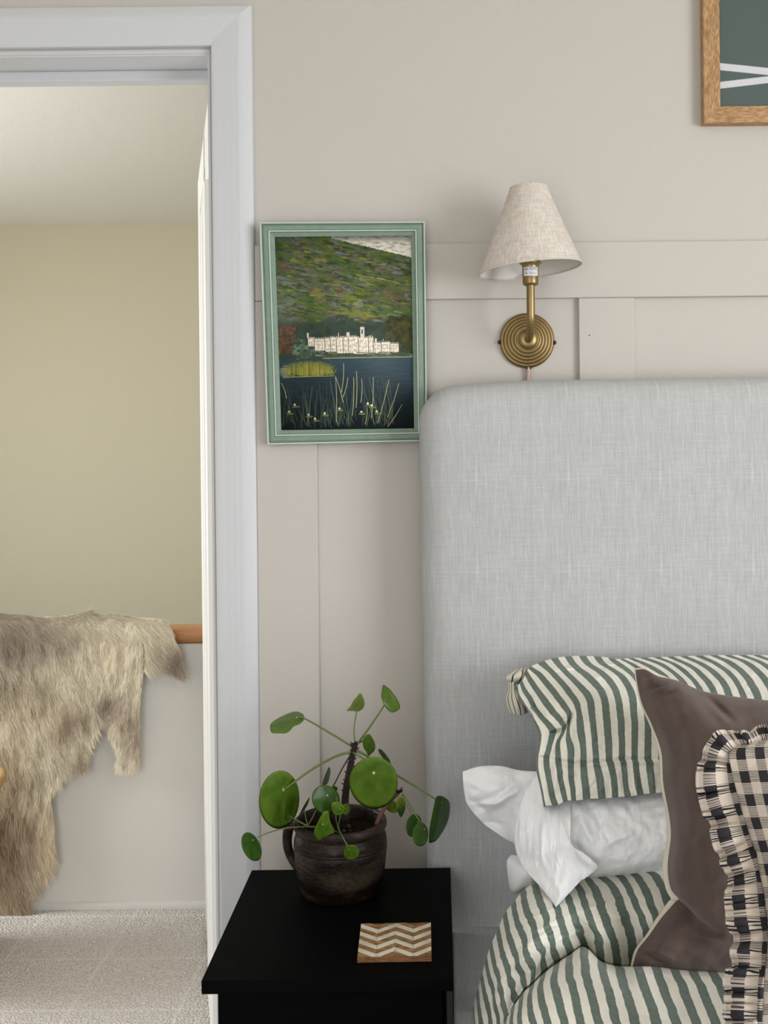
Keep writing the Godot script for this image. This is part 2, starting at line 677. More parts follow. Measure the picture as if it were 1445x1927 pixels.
func landing() -> void:
	# half wall along the stairwell
	struct("wall_landing", box_mesh(Vector3(-2.8, -0.2, -1.03), Vector3(0.3, 0.735, -0.92), 0.003), M.half_wall, "low white stairwell wall under the wooden handrail", "half wall")
	var q := []
	for k in 7:
		var a := PI / 2 * k / 6.0
		q.append(Vector2(0.016 - 0.016 * sin(a), 0.016 - 0.016 * cos(a)))
	var st := tool()
	var rows := []
	for k in 7:
		var a := PI / 2 * k / 6.0
		rows.append(PackedVector3Array([Vector3(-2.8, 0.017 * sin(a), -0.92 + 0.014 * cos(a)), Vector3(0.3, 0.017 * sin(a), -0.92 + 0.014 * cos(a))]))
	grid(st, rows, [], false, false)
	st.generate_normals()
	struct("baseboard_landing", st.commit(), M.half_wall, "thin white quarter round strip along the foot of the stairwell wall", "baseboard")
	var rail := thing("handrail", "orange toned wooden handrail capping the low stairwell wall", "handrail", Vector3(0, 0, 0))
	# cap with rounded edges
	var sec := []
	for k in 25:
		var a := TAU * k / 24.0
		var cx := signf(cos(a)) * pow(absf(cos(a)), 0.55)
		var sy := signf(sin(a)) * pow(absf(sin(a)), 0.55)
		sec.append(Vector2(-0.975 + 0.063 * cx, 0.7545 + 0.0215 * sy))
	rows = []
	var uvs := []
	for k in 25:
		var r := PackedVector3Array()
		var w := PackedVector2Array()
		for i in 9:
			var x := lerpf(-2.8, 0.3, i / 8.0)
			r.append(Vector3(x, sec[k].y, sec[k].x))
			w.append(Vector2(x * 2.0, k / 12.0))
		rows.append(r)
		uvs.append(w)
	put("rail_cap", grid_mesh(rows, uvs), M.rail_wood, rail)
	# stairwell beyond
	struct("wall_stairwell", box_mesh(Vector3(-3.0, -2.7, -3.1), Vector3(0.45, 2.5, -2.95)), M.landing_wall, "soft yellow stairwell wall beyond the handrail", "wall")
	struct("wall_stairwell_right", box_mesh(Vector3(0.3, -2.7, -2.95), Vector3(0.45, 2.5, -0.12)), M.landing_wall, "soft yellow stairwell wall behind the bed wall", "wall")
	st = tool()
	box(st, Vector3(-3.0, -2.7, -2.95), Vector3(-2.8, 0.75, -0.12))
	box(st, Vector3(-3.0, 2.15, -2.95), Vector3(-2.8, 2.5, -0.12))
	box(st, Vector3(-3.0, 0.75, -2.95), Vector3(-2.8, 2.15, -2.35))
	box(st, Vector3(-3.0, 0.75, -0.25), Vector3(-2.8, 2.15, -0.12))
	struct("wall_stairwell_left", done(st), M.landing_wall, "soft yellow stairwell wall with the landing window", "wall")
	struct("ceiling_landing", box_mesh(Vector3(-3.0, 2.367, -2.96), Vector3(0.45, 2.5, -0.12)), M.ceiling, "off white ceiling over the landing seen under the door head", "ceiling")
	struct("floor_below", box_mesh(Vector3(-3.0, -2.8, -3.1), Vector3(0.45, -2.7, -0.9)), M.carpet, "carpeted stairwell floor far below", "floor")
	# landing side of the wall left of the bedroom
	struct("wall_landing_near", box_mesh(Vector3(-3.0, -0.2, -0.12), Vector3(-1.87, 2.5, 0.0)), M.landing_wall, "landing wall left of the bedroom door", "wall")
	# the door, hung on the right jamb and swung out onto the landing
	var door := Node3D.new()
	door.name = "door_1"
	door.set_meta("kind", "structure")
	door.set_meta("label", "white panelled door standing open onto the landing, seen almost edge on")
	door.set_meta("category", "door")
	add_child(door)
	var a0 := Vector2(-0.460, -0.073)
	var a1 := Vector2(-0.652, -0.800)
	door.position = Vector3(a0.x, 0.0, a0.y)
	var dir := (a1 - a0).normalized()
	door.rotation.y = atan2(-dir.y, dir.x)      # local +x runs from the hinge to the free edge
	# room side faces local -z or +z: put the leaf behind the traced face
	var L := a0.distance_to(a1)
	var H := 1.99
	var th := 0.04
	var face := 0.0
	st = tool()
	var xs := [[0.0, 0.045], [0.265, 0.345], [L - 0.09, L]]
	for x: Array in xs:
		box(st, Vector3(x[0], 0.012, face), Vector3(x[1], H, face + th), 0.003)
	box(st, Vector3(0.045, 0.012, face), Vector3(L - 0.09, 0.045, face + th), 0.0)
	box(st, Vector3(0.045, 1.815, face), Vector3(L - 0.09, H, face + th), 0.0)
	put("door_frame", done(st), M.door, door)
	for x: Array in [[0.045, 0.265], [0.345, L - 0.09]]:
		put("door_panel", box_mesh(Vector3(x[0], 0.04, face + 0.012), Vector3(x[1], 1.82, face + th - 0.012)), M.door, door)
	# bolection mouldings round the near panel
	st = tool()
	var pr := [Vector2(0, 0), Vector2(0.004, 0.010), Vector2(0.014, 0.013), Vector2(0.020, 0.003), Vector2(0.026, 0.003), Vector2(0.032, 0.012), Vector2(0.042, 0.010), Vector2(0.048, 0.002), Vector2(0.06, 0.0), Vector2(0.06, -0.012), Vector2(0, -0.012)]
	var nn := Vector3(0, 0, -1)
	var c := [Vector3(0.045, 1.82, face), Vector3(0.265, 1.82, face), Vector3(0.265, 0.045, face), Vector3(0.045, 0.045, face)]
	var dd := [Vector3(1, -1, 0), Vector3(-1, -1, 0), Vector3(-1, 1, 0), Vector3(1, 1, 0)]
	for k in 4:
		moulding(st, pr, c[(k + 1) % 4], dd[(k + 1) % 4], c[k], dd[k], nn)
	put("panel_moulding", done(st), M.door, door)


func headboard_mesh() -> ArrayMesh:
	var x0 := -0.041
	var x1 := 1.459
	var y1 := 1.388
	var rad := 0.06
	# outline from the bottom left, up, over and down; inset rings
	var rings := [[0.0, -0.001], [0.0, 0.03], [0.001, 0.06], [0.006, 0.075], [0.014, 0.088], [0.026, 0.097], [0.042, 0.1025], [0.065, 0.106], [0.10, 0.1085], [0.18, 0.110]]
	var rows := []
	for rg: Array in rings:
		var ins: float = rg[0]
		var r := PackedVector3Array()
		var rr := maxf(rad - ins * 0.4, 0.02)
		var a := Vector2(x0 + ins, 0.0)
		var top := y1 - ins
		var pts := []
		var ny := 40
		for k in ny + 1:
			pts.append(Vector2(x0 + ins, lerpf(0.0, top - rr, float(k) / ny)))
		for k in range(1, 16):
			var t := PI / 2 * k / 16.0
			pts.append(Vector2(x0 + ins + rr - rr * cos(t), top - rr + rr * sin(t)))
		for k in 51:
			pts.append(Vector2(lerpf(x0 + ins + rr, x1 - ins - rr, k / 50.0), top))
		for k in range(1, 16):
			var t := PI / 2 * k / 16.0
			pts.append(Vector2(x1 - ins - rr + rr * sin(t), top - rr + rr * cos(t)))
		for k in ny + 1:
			pts.append(Vector2(x1 - ins, lerpf(top - rr, 0.0, float(k) / ny)))
		for p: Vector2 in pts:
			var x := p.x
			var y := p.y
			# the loose cover sags a little towards the corners and bows at the sides
			var s := clampf((x - x0) / 0.25, 0.0, 1.0)
			if y > 0.9:
				y -= 0.016 * pow(1.0 - s, 2.0) * smoothstep(1.2, 1.38, y)
			var edge := clampf(1.0 - (x - x0) / 0.08, 0.0, 1.0)
			x += edge * (-0.0035 * sin((y - 0.75) * 3.1) + 0.001 * sin(y * 23.0))
			r.append(Vector3(x, y, rg[1] + 0.0145))
		rows.append(r)
	# fill the field towards the foot
	var last: PackedVector3Array = rows[rows.size() - 1]
	for f: float in [0.5, 1.0]:
		var mid := PackedVector3Array()
		for p in last:
			mid.append(Vector3(lerpf(p.x, 0.71, f * 0.999), lerpf(p.y, 0.0, f * 0.999), p.z))
		rows.append(mid)
	return grid_mesh(rows, [], false, true)


func bed() -> void:
	var b := thing("bed", "double bed with a tall padded headboard in pale grey linen", "bed", Vector3(0, 0, 0))
	put("headboard", headboard_mesh(), M.linen, b, "tall padded headboard in pale grey linen")
	# upholstered base with a rounded rim
	var sec := [Vector2(0.0, 0.06), Vector2(0.0, 0.389), Vector2(0.0012, 0.392), Vector2(0.004, 0.393), Vector2(0.05, 0.393)]
	var rows := []
	for p: Vector2 in sec:
		rows.append(PackedVector3Array([Vector3(0.0060 + p.x, p.y, 0.112), Vector3(0.0060 + p.x, p.y, 2.1 - p.x), Vector3(1.40 - p.x, p.y, 2.1 - p.x), Vector3(1.40 - p.x, p.y, 0.112)]))
	var st := tool()
	st.set_smooth_group(-1)
	for j in sec.size() - 1:
		for i in 3:
			quad(st, rows[j][i], rows[j + 1][i], rows[j + 1][i + 1], rows[j][i + 1])
	var e: PackedVector3Array = rows[sec.size() - 1]
	quad(st, e[0], e[3], e[2], e[1])
	put("bed_base", done(st), M.linen, b, "low upholstered base in the same linen")
	st = tool()
	for p: Array in [[0.1, 0.2], [1.3, 0.2], [0.1, 1.95], [1.3, 1.95]]:
		var d := CylinderMesh.new()
		d.top_radius = 0.03; d.bottom_radius = 0.022; d.height = 0.06; d.radial_segments = 16
		var l := put("leg", d, M.dark, b)
		l.position = Vector3(p[0], 0.03, p[1])


func nightstand() -> void:
	var top_y := TABLE
	var o := thing("nightstand", "small black bedside table with an overhanging top between door casing and bed", "nightstand", Vector3(-0.1742, 0, 0.3335))
	o.rotation.y = 0.005
	var W := 0.1795      # half width
	var D := 0.2045      # half depth
	put("top", box_mesh(Vector3(-W, top_y - 0.0198, -D), Vector3(W, top_y, D), 0.0012), M.black, o)
	var st := tool()
	box(st, Vector3(-W + 0.018, 0.0, -D + 0.01), Vector3(-W + 0.034, top_y - 0.0199, D - 0.036))
	box(st, Vector3(W - 0.026, 0.0, -D + 0.01), Vector3(W - 0.010, top_y - 0.0199, D - 0.036))
	box(st, Vector3(-W + 0.034, 0.0, -D + 0.01), Vector3(W - 0.026, top_y - 0.0199, -D + 0.016))
	box(st, Vector3(-W + 0.034, 0.0, -D + 0.016), Vector3(W - 0.026, 0.05, D - 0.05))
	put("body", done(st), M.black, o)
	for k in 2:
		var y0 := 0.055 + k * 0.212
		var y1 := 0.264 + k * 0.212
		if k == 1:
			y1 = top_y - 0.022
		var d := put("drawer", box_mesh(Vector3(-W + 0.0195, y0, D - 0.036), Vector3(W - 0.0165, y1, D - 0.018), 0.0015), M.black, o)
		var s := SphereMesh.new()
		s.radius = 0.013; s.height = 0.024
		var kn := put("knob", s, M.black, d)
		kn.position = Vector3(0, (y0 + y1) / 2 - 0.02, D - 0.008)


# ---------------------------------------------------------------- pictures on the wall
func blob(im: Image, cx: float, cy: float, rx: float, ry: float, c: Color, rough_: float, n: FastNoiseLite, tilt := 0.0) -> void:
	var w := im.get_width()
	var h := im.get_height()
	var ext := maxf(rx, ry) * 1.6
	for y in range(maxi(0, int(cy - ext)), mini(h, int(cy + ext) + 1)):
		for x in range(maxi(0, int(cx - ext)), mini(w, int(cx + ext) + 1)):
			var dx := (x - cx) * cos(tilt) + (y - cy) * sin(tilt)
			var dy := -(x - cx) * sin(tilt) + (y - cy) * cos(tilt)
			var d := sqrt(dx * dx / (rx * rx) + dy * dy / (ry * ry)) + rough_ * n.get_noise_2d(x * 2.2, y * 5.0)
			if d < 1.0:
				var a := clampf((1.0 - d) * 4.0, 0.0, 1.0) * c.a
				im.set_pixel(x, y, im.get_pixel(x, y).lerp(c, a))


func stroke(im: Image, x0: float, y0: float, x1: float, y1: float, bend: float, w0: float, w1: float, c: Color) -> void:
	var n := int(maxf(absf(x1 - x0), absf(y1 - y0))) * 2 + 2
	for k in n + 1:
		var t := float(k) / n
		var x := lerpf(x0, x1, t) + bend * sin(PI * t)
		var y := lerpf(y0, y1, t)
		var w := lerpf(w0, w1, t)
		for dx in range(-int(ceilf(w)), int(ceilf(w)) + 1):
			for dy in range(-int(ceilf(w)), int(ceilf(w)) + 1):
				var px := int(x) + dx
				var py := int(y) + dy
				if px < 0 or py < 0 or px >= im.get_width() or py >= im.get_height():
					continue
				var d := Vector2(px + 0.5 - x, py + 0.5 - y).length()
				var a := clampf(w - d + 0.5, 0.0, 1.0) * c.a
				if a > 0.0:
					im.set_pixel(px, py, im.get_pixel(px, py).lerp(c, a))


# an amateur oil: green hillside, pale castle by a lake, reeds and water lilies
func landscape() -> Image:
	var W := 540
	var H := 748
	var im := Image.create(W, H, false, Image.FORMAT_RGB8)
	var n := noise(101, 0.012, 4)
	var n2 := noise(102, 0.03, 3)
	var r := RandomNumberGenerator.new()
	r.seed = 77
	var greens := [c255(62, 80, 40), c255(84, 98, 48), c255(58, 80, 48), c255(92, 92, 68), c255(72, 84, 62), c255(104, 110, 100), c255(90, 80, 64), c255(56, 72, 42)]
	for y in H:
		for x in W:
			var sky_line := 12.0 + maxf(0.0, x - 225.0) * 0.24 + 3.0 * n2.get_noise_2d(x * 4.0, 0.0)
			if x < 225:
				sky_line = -5.0
			var c: Color
			if y < sky_line:
				var s := n.get_noise_2d(x * 2.0 - y * 1.2, y * 7.0)
				c = c255(150, 146, 136).lerp(c255(214, 208, 192), clampf(0.5 + s * 1.3 + (y - 20.0) / 90.0, 0.0, 1.0))
				c = c.lerp(c255(86, 84, 88), clampf(0.75 - y / 28.0 + s, 0.0, 1.0))
			elif y < 470:
				var yy := y - x * 0.14
				var a := n.get_noise_2d(x * 0.55, yy * 1.5)
				var b := n2.get_noise_2d(x * 0.5 + 50.0, yy * 1.3)
				var q := clampf((a + 0.5) * 7.0 + 0.5 * n2.get_noise_2d(x * 2.0, yy * 6.0), 0.0, 6.99)
				c = greens[int(q)].lerp(greens[int(q) + 1], q - int(q))
				c = c.lerp(c255(92, 104, 34), clampf(b * 1.1 - 0.15, 0.0, 0.8))
				c = c.lerp(c255(40, 52, 28), clampf(-b * 1.5 - 0.2, 0.0, 0.7))
				c = c.lerp(c255(44, 56, 44), smoothstep(310.0, 345.0, y) * 0.8)
			else:
				var t := (y - 470.0) / 278.0
				c = c255(48, 66, 74).lerp(c255(26, 32, 36), clampf(t * 1.1, 0.0, 1.0))
				c = c.lerp(c255(60, 84, 92), clampf(n2.get_noise_2d(x * 0.35, y * 4.0) * 0.8 * (1.0 - t), 0.0, 0.4))
			im.set_pixel(x, y, c)
	# dabs on the hill, running with its slope
	var dabs := [c255(96, 108, 40), c255(70, 90, 44), c255(118, 100, 74), c255(108, 116, 112), c255(52, 70, 34), c255(92, 76, 60), c255(120, 126, 44)]
	for k in 300:
		var x := r.randf() * W
		var y := 30.0 + r.randf() * 300.0
		if y < 20.0 + maxf(0.0, x - 225.0) * 0.24 + 6.0:
			continue
		var c: Color = dabs[r.randi() % dabs.size()]
		c.a = 0.12 + 0.22 * r.randf()
		var l := 10.0 + r.randf() * 46.0
		stroke(im, x, y, x + l, y + l * (0.16 + 0.2 * (r.randf() - 0.3)), 2.0, 2.0 + r.randf() * 3.5, 1.0, c)
	for s: Array in [[180, 94, 28, 8, c255(150, 118, 72)], [40, 125, 26, 18, c255(98, 68, 56)], [295, 245, 32, 20, c255(112, 122, 40)], [330, 302, 62, 20, c255(116, 122, 46)], [165, 220, 30, 20, c255(132, 112, 72)], [160, 268, 58, 20, c255(72, 92, 26)], [60, 250, 22, 14, c255(92, 112, 92)], [465, 235, 50, 30, c255(92, 80, 62)], [425, 112, 18, 6, c255(140, 134, 112)], [330, 265, 24, 14, c255(130, 128, 112)], [235, 190, 50, 5, c255(140, 118, 96)], [420, 170, 40, 4, c255(150, 150, 100)]]:
		blob(im, s[0], s[1], s[2], s[3], Color(s[4].r, s[4].g, s[4].b, 0.6), 1.1, n, 0.15)
	# woods at the foot of the hill
	for k in 150:
		var x := r.randf() * W
		var y := 332.0 + r.randf() * 60.0 + 20.0 * sin(x * 0.02)
		var c := c255(34, 48, 40).lerp(c255(72, 88, 74), r.randf() * 0.6)
		blob(im, x, y, 8 + r.randf() * 10, 6 + r.randf() * 8, Color(c.r, c.g, c.b, 0.7), 0.8, n2)
	for k in 190:
		var x := 430.0 + r.randf() * 110.0
		var y := 312.0 + r.randf() * 120.0
		if absf(x - 490.0) + absf(y - 375.0) * 0.7 > 85.0:
			continue
		var c := c255(40, 42, 22).lerp(c255(92, 86, 46), r.randf() * 0.8)
		blob(im, x, y, 6 + r.randf() * 7, 5 + r.randf() * 7, Color(c.r, c.g, c.b, 0.75), 0.8, n2)
	for k in 150:
		var x := r.randf() * 72.0
		var y := 345.0 + r.randf() * 105.0
		var c := c255(62, 40, 22).lerp(c255(126, 82, 44), r.randf())
		blob(im, x, y, 4 + r.randf() * 5, 4 + r.randf() * 5, Color(c.r, c.g, c.b, 0.8), 0.8, n2)
	for k in 90:
		var x := 62.0 + r.randf() * 120.0
		var y := 385.0 + r.randf() * 65.0 + (x - 62.0) * 0.25
		var c := c255(58, 80, 66).lerp(c255(138, 158, 138), r.randf() * 0.8)
		if y < 462.0:
			blob(im, x, y, 5 + r.randf() * 7, 3 + r.randf() * 4, Color(c.r, c.g, c.b, 0.7), 0.9, n2)
	# the castle: stepped blocks with battlements, windows and outlines
	var stone := c255(214, 204, 184)
	var line := c255(58, 52, 50)
	var blocks := [[122, 392, 148, 424], [148, 395, 190, 440], [190, 393, 212, 446], [212, 390, 236, 446], [236, 390, 262, 452], [262, 390, 284, 452], [284, 388, 322, 456], [322, 392, 362, 456], [362, 390, 382, 456], [382, 412, 412, 456], [412, 410, 446, 456], [446, 416, 480, 452]]
	for b: Array in blocks:
		var hgt: int = b[3] - b[1]
		for y in range(b[1], b[3]):
			for x in range(b[0], b[2]):
				var v := 0.5 + 0.8 * n2.get_noise_2d(x * 3.0, y * 2.0)
				im.set_pixel(x, y, stone.lerp(c255(150, 144, 134), clampf(v * 1.5 - 0.5, 0.0, 0.8)).lerp(c255(232, 224, 202), 0.25 * v))
		stroke(im, b[0], b[1], b[0], b[3], 0.4, 0.9, 0.7, line)
		stroke(im, b[0], b[1], b[2], b[1], 0.0, 0.7, 0.7, line)
		var x: int = b[0] + 1
		while x < b[2] - 3:
			im.fill_rect(Rect2i(x, b[1] - 4, 3, 4), stone)
			x += 7
		x = b[0] + 6
		while x < b[2] - 5:
			for yy: float in [0.2, 0.5, 0.78]:
				if r.randf() < 0.8:
					im.fill_rect(Rect2i(x, b[1] + int(hgt * yy), 2, 5), c255(72, 66, 66).lerp(c255(130, 80, 56), r.randf() * 0.6))
			x += 8
	for t: Array in [[119, 372, 128, 392], [243, 374, 248, 392], [276, 372, 290, 390], [330, 352, 348, 394], [368, 384, 374, 392], [386, 396, 396, 412], [418, 398, 422, 410]]:
		im.fill_rect(Rect2i(t[0], t[1], t[2] - t[0], t[3] - t[1]), stone.lerp(c255(150, 146, 144), 0.35))
		stroke(im, t[0], t[1], t[0], t[3], 0, 0.6, 0.6, line)
		stroke(im, t[2], t[1], t[2], t[3], 0, 0.6, 0.6, line)
	im.fill_rect(Rect2i(336, 362, 5, 16), line)
	# shore
	for k in 140:
		var x := 60.0 + r.randf() * 480.0
		var y := 450.0 + r.randf() * 16.0 + (6.0 if x < 200 else 0.0)
		var c := c255(52, 64, 46).lerp(c255(150, 142, 110), r.randf() * r.randf())
		stroke(im, x, y, x + 10 + r.randf() * 24, y + r.randf() * 2, 0, 1.6, 0.8, Color(c.r, c.g, c.b, 0.7))
	stroke(im, 180, 470, 540, 468, 0, 1.3, 1.3, Color(0.62, 0.6, 0.5, 0.7))
	# island of yellow reeds
	blob(im, 120, 508, 112, 32, Color(0.42, 0.44, 0.22, 0.9), 0.25, n2)
	blob(im, 30, 520, 26, 24, Color(0.62, 0.64, 0.52, 0.6), 0.5, n2)
	for k in 120:
		var x := 14.0 + r.randf() * 216.0
		var c := c255(120, 116, 40).lerp(c255(176, 168, 82), r.randf())
		stroke(im, x, 540.0 - r.randf() * 14 - 0.0004 * pow(x - 120.0, 2.0), x + (r.randf() - 0.5) * 8, 484.0 + r.randf() * 26.0 + 0.0014 * pow(x - 110.0, 2.0), 0, 1.0, 0.6, Color(c.r, c.g, c.b, 0.8))
	stroke(im, 20, 540, 225, 538, 0, 1.5, 1.0, Color(0.62, 0.62, 0.36, 0.8))
	# foreground reeds
	for k in 110:
		var x := 10.0 + r.randf() * 450.0
		var top := 545.0 + r.randf() * 130.0
		var c := c255(70, 88, 76).lerp(c255(140, 146, 116), r.randf() * r.randf())
		stroke(im, x, 738.0 - r.randf() * 30.0, x + (r.randf() - 0.5) * 90.0, top, (r.randf() - 0.5) * 8.0, 1.0, 0.6, Color(c.r, c.g, c.b, 0.55))
	for s: Array in [[262, 492, 250, 600], [312, 520, 306, 660], [278, 545, 255, 620], [228, 540, 255, 640], [300, 545, 290, 690], [332, 550, 326, 640], [440, 555, 390, 720], [478, 570, 430, 700], [490, 650, 430, 735], [378, 545, 366, 700], [12, 562, 30, 620], [228, 545, 225, 715], [350, 660, 340, 725]]:
		stroke(im, s[2], s[3], s[0], s[1], 3, 1.2, 0.8, Color(0.72, 0.69, 0.5, 0.9))
	for s: Array in [[62, 646], [38, 672], [115, 684], [140, 700], [180, 680], [238, 662], [326, 676], [352, 644], [388, 676], [368, 652]]:
		blob(im, s[0] + 4, s[1] + 8, 17, 4, Color(0.50, 0.50, 0.24, 0.9), 0.4, n2)
		blob(im, s[0], s[1], 5, 5, Color(0.92, 0.9, 0.82, 1.0), 0.5, n2)
	im.adjust_bcs(1.14, 1.04, 1.0)
	return im


func painting() -> void:
	var o := thing("framed_painting", "oil painting of a pale castle by a lake in a sage green frame", "painting")
	var dt := 2.012
	var db := 2.022
	var outer := [at(488, 418, dt), at(799.5, 416.5, dt), at(804, 830, db), at(503, 837, db)]
	var inner := [at(515.5, 444, dt), at(773, 442, dt), at(779, 806, db), at(528, 809.5, db)]
	var n := ((outer[1] - outer[0]) as Vector3).cross(outer[3] - outer[0]).normalized() * -1.0
	if n.z < 0:
		n = -n
	var gm := mat(Color.WHITE, 0.5)
	var gn := noise(55, 0.05, 3)
	gm.albedo_texture = tex(256, 128, func(x: int, y: int) -> Color:
		var a := TAU * x / 256.0
		var v := gn.get_noise_3d(cos(a) * 14.0, sin(a) * 14.0, y * 5.0) + 0.6 * gn.get_noise_3d(cos(a) * 60.0, sin(a) * 60.0, y * 20.0)
		return c255(98, 122, 104).lerp(c255(160, 178, 160), clampf(0.42 + v * 1.1, 0.0, 1.0)))
	bump(gm, gm.albedo_texture, 0.03)
	var lm := mat(c255(190, 202, 190), 0.5)
	var dm := mat(c255(64, 84, 72), 0.6)
	# profile across the rail (0 outer edge .. 1 sight edge); the bead and the step are pieces of their own tone
	var prof := [Vector2(0.0, -0.013), Vector2(0.0, -0.0015), Vector2(0.12, -0.002), Vector2(0.155, -0.0042), Vector2(0.2, -0.003), Vector2(0.3, -0.0016), Vector2(0.55, -0.0008), Vector2(0.58, -0.0028), Vector2(0.70, -0.0028), Vector2(0.72, -0.0050), Vector2(1.0, -0.0085), Vector2(1.0, -0.013)]
	var bead := [Vector2(0.0, -0.004), Vector2(0.0, -0.0006), Vector2(0.03, 0.0004), Vector2(0.085, 0.0004), Vector2(0.115, -0.0006), Vector2(0.12, -0.004)]
	var step := [Vector2(0.585, -0.0045), Vector2(0.59, -0.0012), Vector2(0.61, -0.0006), Vector2(0.665, -0.0006), Vector2(0.69, -0.0016), Vector2(0.70, -0.0045)]
	for k in 4:
		var j := (k + 1) % 4
		var st := tool()
		moulding(st, prof, outer[k], inner[k] - outer[k], outer[j], inner[j] - outer[j], n, 6.0)
		var rail := put("frame_rail", done(st), gm, o)
		st = tool()
		moulding(st, bead, outer[k], inner[k] - outer[k], outer[j], inner[j] - outer[j], n, 6.0)
		moulding(st, step, outer[k], inner[k] - outer[k], outer[j], inner[j] - outer[j], n, 6.0)
		put("bead", done(st), lm, rail)
	var pm := mat(Color.WHITE, 0.55, 0.4)
	var im := landscape()
	pm.albedo_texture = ImageTexture.create_from_image(im)
	bump(pm, pm.albedo_texture, 0.05)
	var st2 := tool()
	var a := []
	for k in 4:
		a.append(inner[k] - n * 0.0095 + (outer[k] - inner[k]) * 0.1)
	var b := []
	for k in 4:
		b.append(a[k] - n * 0.002)
	quad(st2, a[0], a[1], a[2], a[3], [Vector2(0, 0), Vector2(1, 0), Vector2(1, 1), Vector2(0, 1)])
	quad(st2, b[3], b[2], b[1], b[0])
	for k in 4:
		quad(st2, a[(k + 1) % 4], a[k], b[k], b[(k + 1) % 4])
	put("canvas", done(st2), pm, o, "oil landscape with a castle, dark lake, reeds and white water lilies")


func oak_picture() -> void:
	var o := thing("framed_print", "oak framed dark green print crossed by two white bands, cut off at upper right", "picture")
	var d := 2.028
	var bl := at(1324.5, 231.5, d)
	var ibl := at(1355.6, 200.5, d)
	var w := ibl.x - bl.x
	var W := 0.44
	var H := 0.62
	var x := bl.x
	var y := bl.y
	var z := bl.z
	var outer := [Vector3(x, y, z), Vector3(x, y + H, z), Vector3(x + W, y + H, z), Vector3(x + W, y, z)]
	var dd := [Vector3(1, 1, 0), Vector3(1, -1, 0), Vector3(-1, -1, 0), Vector3(-1, 1, 0)]
	var prof := [Vector2(0, -0.0215), Vector2(0, -0.0012), Vector2(0.0012, 0), Vector2(w - 0.0008, 0), Vector2(w, -0.0008), Vector2(w, -0.0215)]
	for k in 4:
		var st := tool()
		moulding(st, prof, outer[k], dd[k], outer[(k + 1) % 4], dd[(k + 1) % 4], Vector3.BACK, 9.0)
		put("frame_rail", done(st), M.oak, o)
	var pm := mat(Color.WHITE, 0.55, 0.4)
	var n := noise(66, 0.15, 2)
	# the print: dark green field, two pale bands that meet to the right
	var pw := W - 2 * w
	var ph := H - 2 * w
	var sx := 1024.0 / pw
	var px2m := d / F
	pm.albedo_texture = tex(1024, 1484, func(u: int, v: int) -> Color:
		var X := u / sx / px2m                    # pixels of the photograph right of the sight edge
		var Y := (1484 - v) / 1484.0 * ph / px2m    # and up from the lower sight edge
		var g := n.get_noise_2d(u, v)
		var c := c255(76, 89, 85).lerp(c255(86, 99, 95), clampf(0.5 + 0.6 * g, 0.0, 1.0))
		var k := 0.125 * X
		var up := 84.5 - k * 0.9
		var lo := 35.5 + k * 0.86
		var on := maxf(smoothstep(-0.9, 0.9, minf(up - Y, Y - up + 13.6)), smoothstep(-0.9, 0.9, minf(Y - lo, lo + 13.0 - Y)))
		c = c.lerp(c255(210, 208, 213).lerp(c255(188, 186, 191), clampf(g * 1.2, 0.0, 1.0)), on)
		return c)
	var st2 := tool()
	box(st2, Vector3(x + w * 0.8, y + w * 0.8, z - 0.012), Vector3(x + W - w * 0.8, y + H - w * 0.8, z - 0.0085))
	var zz := z - 0.008
	quad(st2, Vector3(x + w, y + H - w, zz), Vector3(x + W - w, y + H - w, zz), Vector3(x + W - w, y + w, zz), Vector3(x + w, y + w, zz), [Vector2(0, 0), Vector2(1, 0), Vector2(1, 1), Vector2(0, 1)])
	put("print", done(st2), pm, o, "dark green print with two white bands")


